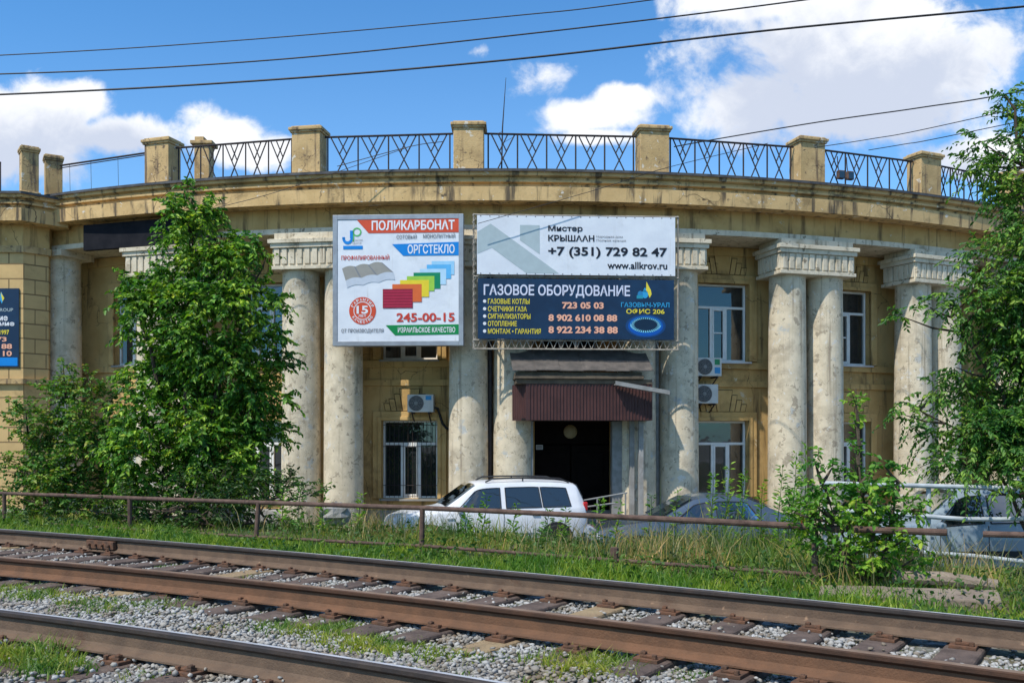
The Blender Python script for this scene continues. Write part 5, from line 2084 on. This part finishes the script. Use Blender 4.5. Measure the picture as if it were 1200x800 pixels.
# thin handrail at the entrance steps
hr = empty('handrail', (2.0, 22.3, 0), 0, 'thin pale handrail at the entrance behind the white car tail', 'handrail')
for (a, b) in (((684, 586), (735, 577)), ((684, 594), (722, 589))):
    under(MB().tube([at(*a, 22.3), at(*b, 22.3)], .02, 8).build('tube', M_pvcgrey, smooth=True), hr)
for px, py in ((700, 583), (733, 577)):
    q = at(px, py, 22.3)
    under(MB().tube([(q.x, q.y, -.05), q], .02, 8).build('post', M_pvcgrey, smooth=True), hr)


# ------------------------------------------------------------------ cars
def car(name, label, loc, yaw, st, paint, glass_x, shield, rear, roofrails=False, wheels=(1.35, -1.35), wr=.31, pillars=(), mirror_x=.75):
    """st: stations front->rear (x, z_bottom, z_shoulder, z_top, w_shoulder, w_top)"""
    root = empty(name, loc, yaw, label, 'car')
    st = np.array(st, float)
    n0 = len(st)
    # resample with a monotone smooth curve along the length
    tt = np.linspace(0, n0 - 1, (n0 - 1) * 6 + 1)
    def interp(col):
        out = []
        for t in tt:
            i = min(int(t), n0 - 2); u = t - i
            p0_, p1_, p2_, p3_ = col[max(i - 1, 0)], col[i], col[i + 1], col[min(i + 2, n0 - 1)]
            m1 = (p2_ - p0_) / 2 * .55; m2 = (p3_ - p1_) / 2 * .55
            out.append((2 * u**3 - 3 * u**2 + 1) * p1_ + (u**3 - 2 * u**2 + u) * m1 + (-2 * u**3 + 3 * u**2) * p2_ + (u**3 - u**2) * m2)
        return np.array(out)
    D = np.stack([interp(st[:, j]) for j in range(6)], 1)
    def sect(row):
        x, zb, zs, ztp, ws, wt = row
        r = min(.10, (ztp - zs) * .3)
        return [(0, zb), (ws * .84, zb), (ws * .97, zb + .07), (ws, zb + .22), (ws * 1.005, (zb + zs) / 2 + .08), (ws * .985, zs - .04), (ws * .965, zs), (wt + .015, ztp - r), (wt - .03, ztp - r * .35), (wt * .72, ztp), (0, ztp + .012)]
    mb = MB()
    secs = [sect(r) for r in D]
    k = len(secs[0])
    for row, sc in zip(D, secs):
        full = [(row[0], y, z) for y, z in sc] + [(row[0], -y, z) for y, z in sc[-2:0:-1]]
        mb.v += full
    m = 2 * k - 2
    for i in range(len(D) - 1):
        for j in range(m):
            a, b = i * m + j, i * m + (j + 1) % m
            mb.f.append((a, b, b + m, a + m)); mb.m.append(0)
    mb.f.append(tuple(range(m))[::-1]); mb.m.append(0)
    e = (len(D) - 1) * m
    mb.f.append(tuple(e + j for j in range(m))); mb.m.append(0)
    mb.build('body', paint, root, smooth=True)
    def rowat(x):
        xs = D[:, 0]
        return np.array([np.interp(-x, -xs, D[:, j]) for j in range(6)])
    def side(x, s, off):
        row = rowat(x)
        sc = sect(row)
        (y0, z0), (y1, z1) = sc[6], sc[7]
        nrm = Vector((0, z1 - z0, y0 - y1)).normalized()
        return x, y0 + (y1 - y0) * s + nrm.y * off, z0 + (z1 - z0) * s + nrm.z * off
    for (xa0, xa1, xb0, xb1) in glass_x:   # bottom x range, top x range
        for sgn in (1, -1):
            g = MB()
            N, Mv = 10, 4
            for i in range(N):
                for j in range(Mv):
                    q = []
                    for di, dj in ((0, 0), (1, 0), (1, 1), (0, 1)):
                        s_ = .06 + .86 * (j + dj) / Mv
                        f_ = (j + dj) / Mv
                        x = (xa0 + (xa1 - xa0) * (i + di) / N) * (1 - f_) + (xb0 + (xb1 - xb0) * (i + di) / N) * f_
                        X_, Y_, Z_ = side(x, s_, .007)
                        q.append((X_, sgn * Y_, Z_))
                    g.quad(q if sgn < 0 else q[::-1])
            g.build('side_window', M_carglass, root, smooth=True)
            fr_ = MB()
            lo_ = [side(xa0 + (xa1 - xa0) * i / 8, .06, .009) for i in range(9)]
            hi_ = [side(xb0 + (xb1 - xb0) * i / 8, .92, .009) for i in range(9)]
            loop = lo_ + hi_[::-1] + [lo_[0]]
            fr_.tube([(p[0], sgn * p[1], p[2]) for p in loop], .011, 5, cap=False)
            fr_.build('window_seal', M_trim, root)
    for nm, (x0, x1, sc0, sc1) in (('windscreen', shield), ('rear_window', rear)):
        g = MB()
        N, Mv = 8, 6
        for i in range(N):
            for j in range(Mv):
                q = []
                for di, dj in ((0, 0), (1, 0), (1, 1), (0, 1)):
                    t = (i + di) / N
                    x = x0 + (x1 - x0) * t
                    row = rowat(x)
                    y = (-1 + 2 * (j + dj) / Mv) * row[5] * (sc0 + (sc1 - sc0) * t)
                    dn = rowat(x - .02)[3] - rowat(x + .02)[3]
                    nr = Vector((dn, 0, .04)).normalized() * .022
                    zt_ = row[3] + .012 - .012 * min(1, abs(y) / (row[5] * .72))
                    q.append((x + nr.x, y, zt_ + nr.z))
                g.quad(q)
        g.build(nm, M_carglass, root, smooth=True)
    # dark arches and wheels
    for wx in wheels:
        row = rowat(wx)
        for sgn in (1, -1):
            a = MB()
            c = Vector((wx, sgn * (row[4] - .06), wr))
            rot = lambda p, sgn=sgn: Vector((p.x, p.z * sgn, p.y))
            a.lathe([(wr + .07, -.10), (wr + .07, .072)], c, 28, fn=rot)
            a.build('wheel_arch', M_trim, root)
            w_ = MB()
            w_.lathe([(wr * .6, -.12), (wr * .95, -.12), (wr, -.07), (wr, .07), (wr * .95, .095), (wr * .66, .095)], c, 28, fn=rot)
            wo = w_.build('wheel', M_tyre, root, smooth=True)
            q = MB()
            q.lathe([(wr * .64, .05), (wr * .64, .088), (wr * .56, .092), (wr * .5, .07), (wr * .18, .085), (.03, .095)], c, 20, fn=rot)
            q.build('rim', M_rim, wo, smooth=True)
    # mirrors, lights, bumper trim
    for sgn in (1, -1):
        X_, Y_, Z_ = side(mirror_x, .12, .0)
        q = MB().lathe([(.02, -.10), (.07, -.09), (.085, 0), (.07, .09), (.02, .10)], (X_ + .02, sgn * (Y_ + .12), Z_ + .02), 12, fn=lambda p: Vector((p.x * .7, p.z, p.y * .8)))
        q.tube([(X_ - .02, sgn * (Y_ - .03), Z_ - .03), (X_ + .01, sgn * (Y_ + .09), Z_)], .02, 6)
        q.build('mirror', paint if not roofrails else paint, root, smooth=True)
    xf, xr_ = D[0, 0], D[-1, 0]
    for sgn in (1, -1):
        row = rowat(xf - .16)
        q = MB().lathe([(.02, -.03), (.10, -.02), (.13, .02), (.10, .05), (.03, .07)], (xf - .13, sgn * row[4] * .80, row[2] - .07), 14, fn=lambda p: Vector((p.z, p.x * 1.25, p.y * .8)))
        q.build('headlight', M_lampclr, root, smooth=True)
        row = rowat(xr_ + .10)
        q = MB().box((xr_ + .045, sgn * row[4] * .90, row[2] + .0), (.10, .11, .20))
        q.build('tail_light', M_lampred, root, bevel=.03)
        # door seams, handles
        hd = MB()
        for hx in (pillars[0] + .22, pillars[-1] + .22) if pillars else ():
            rr_ = rowat(hx)
            hd.box((hx, sgn * (rr_[4] * .995 + .012), rr_[2] - .13), (.17, .03, .035))
        if pillars: hd.build('door_handle', paint, root, bevel=.008)
        sm = MB()
        for px_ in pillars:
            pts = []
            rr_ = rowat(px_)
            for (yy, zz) in sect(rr_)[3:7]:
                pts.append((px_, sgn * (yy + .002), zz))
            sm.tube(pts, .006, 4)
        if pillars: sm.build('door_seam', M_trim, root)
        row = rowat(0)
        q = MB()
        for i in range(10):
            x0_, x1_ = wheels[0] - .5 - (wheels[0] - wheels[1] - 1.0) * i / 10, wheels[0] - .5 - (wheels[0] - wheels[1] - 1.0) * (i + 1) / 10
            ra, rb = rowat(x0_), rowat(x1_)
            q.quad([(x0_, sgn * (ra[4] + .012), ra[1] + .24), (x1_, sgn * (rb[4] + .012), rb[1] + .24), (x1_, sgn * (rb[4] + .012), rb[1] + .36), (x0_, sgn * (ra[4] + .012), ra[1] + .36)])
        q.build('side_trim', M_trim if not roofrails else paint, root)
    q = MB().box((xf - .02, 0, .46), (.10, D[1, 4] * 1.3, .16))
    q.build('grille', M_trim, root, bevel=.02)
    if roofrails:
        for sgn in (1, -1):
            q = MB()
            pts = []
            for x in (.10, -.05, -.5, -1.1, -1.6, -1.82):
                rr_ = rowat(x)
                pts.append((x, sgn * (rr_[5] - .06), rr_[3] + (.0 if x in (.10, -1.82) else .065)))
            q.tube(pts, .018, 8)
            for x in (-.75,):
                rr_ = rowat(x)
                q.tube([(x, sgn * (rr_[5] - .06), rr_[3] - .01), (x, sgn * (rr_[5] - .06), rr_[3] + .065)], .016, 6)
            q.build('roof_rail', M_trim, root, smooth=True)
    return root


MPV = [(2.24, .30, .58, .66, .66, .50), (2.14, .24, .72, .80, .77, .60), (1.75, .22, .84, .93, .845, .66), (1.30, .22, .90, .99, .865, .70), (1.0, .22, .93, 1.045, .87, .72), (.32, .22, .955, 1.52, .875, .64), (-.10, .22, .965, 1.575, .875, .63),
       (-.9, .22, .975, 1.59, .875, .625), (-1.6, .22, .985, 1.565, .87, .615), (-1.98, .24, 1.0, 1.50, .85, .60), (-2.14, .28, 1.0, 1.18, .80, .62), (-2.20, .34, .80, .88, .74, .62)]
car('white_estate_car', 'dusty white estate car with black roof rails parked before the entrance', (-.62, 21.3, 0), R(180 + 13), MPV, M_cwhite,
    [(.78, -.20, .36, -.20), (-.32, -1.12, -.32, -1.08), (-1.16, -1.80, -1.12, -1.72)], (1.0, .34, .96, .92), (-2.0, -2.13, .86, .9), True, (1.38, -1.45), .31, (.70, -.26, -1.2), .72)
SED = [(2.15, .30, .52, .60, .62, .46), (2.04, .22, .64, .72, .74, .58), (1.6, .20, .74, .83, .82, .64), (1.05, .20, .80, .90, .84, .68), (.80, .20, .83, .95, .845, .66), (.10, .20, .86, 1.33, .85, .56), (-.35, .20, .87, 1.40, .85, .55),
       (-.95, .20, .88, 1.375, .85, .54), (-1.55, .22, .90, 1.12, .83, .58), (-1.85, .24, .90, 1.0, .80, .62), (-2.05, .30, .86, .94, .72, .60), (-2.12, .36, .70, .76, .66, .56)]
car('blue_grey_saloon', 'dark blue-grey saloon car sunk behind tall weeds right of entrance', (3.65, 19.2, 0), R(180 + 6), SED, M_cdark,
    [(.62, -.22, .12, -.22), (-.32, -1.20, -.32, -.98)], (.80, .12, .95, .9), (-1.0, -1.55, .9, .95), False, (1.28, -1.27), .29, (.62, -.27), .58)
HAT = [(1.95, .30, .60, .68, .64, .48), (1.85, .22, .74, .82, .76, .60), (1.45, .20, .88, .97, .83, .66), (1.0, .20, .94, 1.04, .85, .70), (.80, .20, .96, 1.10, .855, .70), (.15, .20, .99, 1.60, .86, .62), (-.3, .20, 1.0, 1.66, .86, .61),
       (-1.0, .20, 1.01, 1.66, .86, .60), (-1.6, .22, 1.02, 1.62, .85, .59), (-1.85, .24, 1.02, 1.50, .83, .60), (-2.0, .30, 1.0, 1.10, .78, .62), (-2.05, .36, .80, .88, .72, .60)]
car('light_blue_car', 'pale blue tall car behind the white tube barrier at right', (8.0, 17.2, 0), R(180 + 4), HAT, M_cblue,
    [(.66, -.20, .22, -.20), (-.32, -1.05, -.32, -1.02), (-1.1, -1.75, -1.08, -1.66)], (.82, .18, .95, .9), (-1.86, -1.99, .86, .9), False, (1.22, -1.35), .30, (.62, -.26, -1.1), .62)
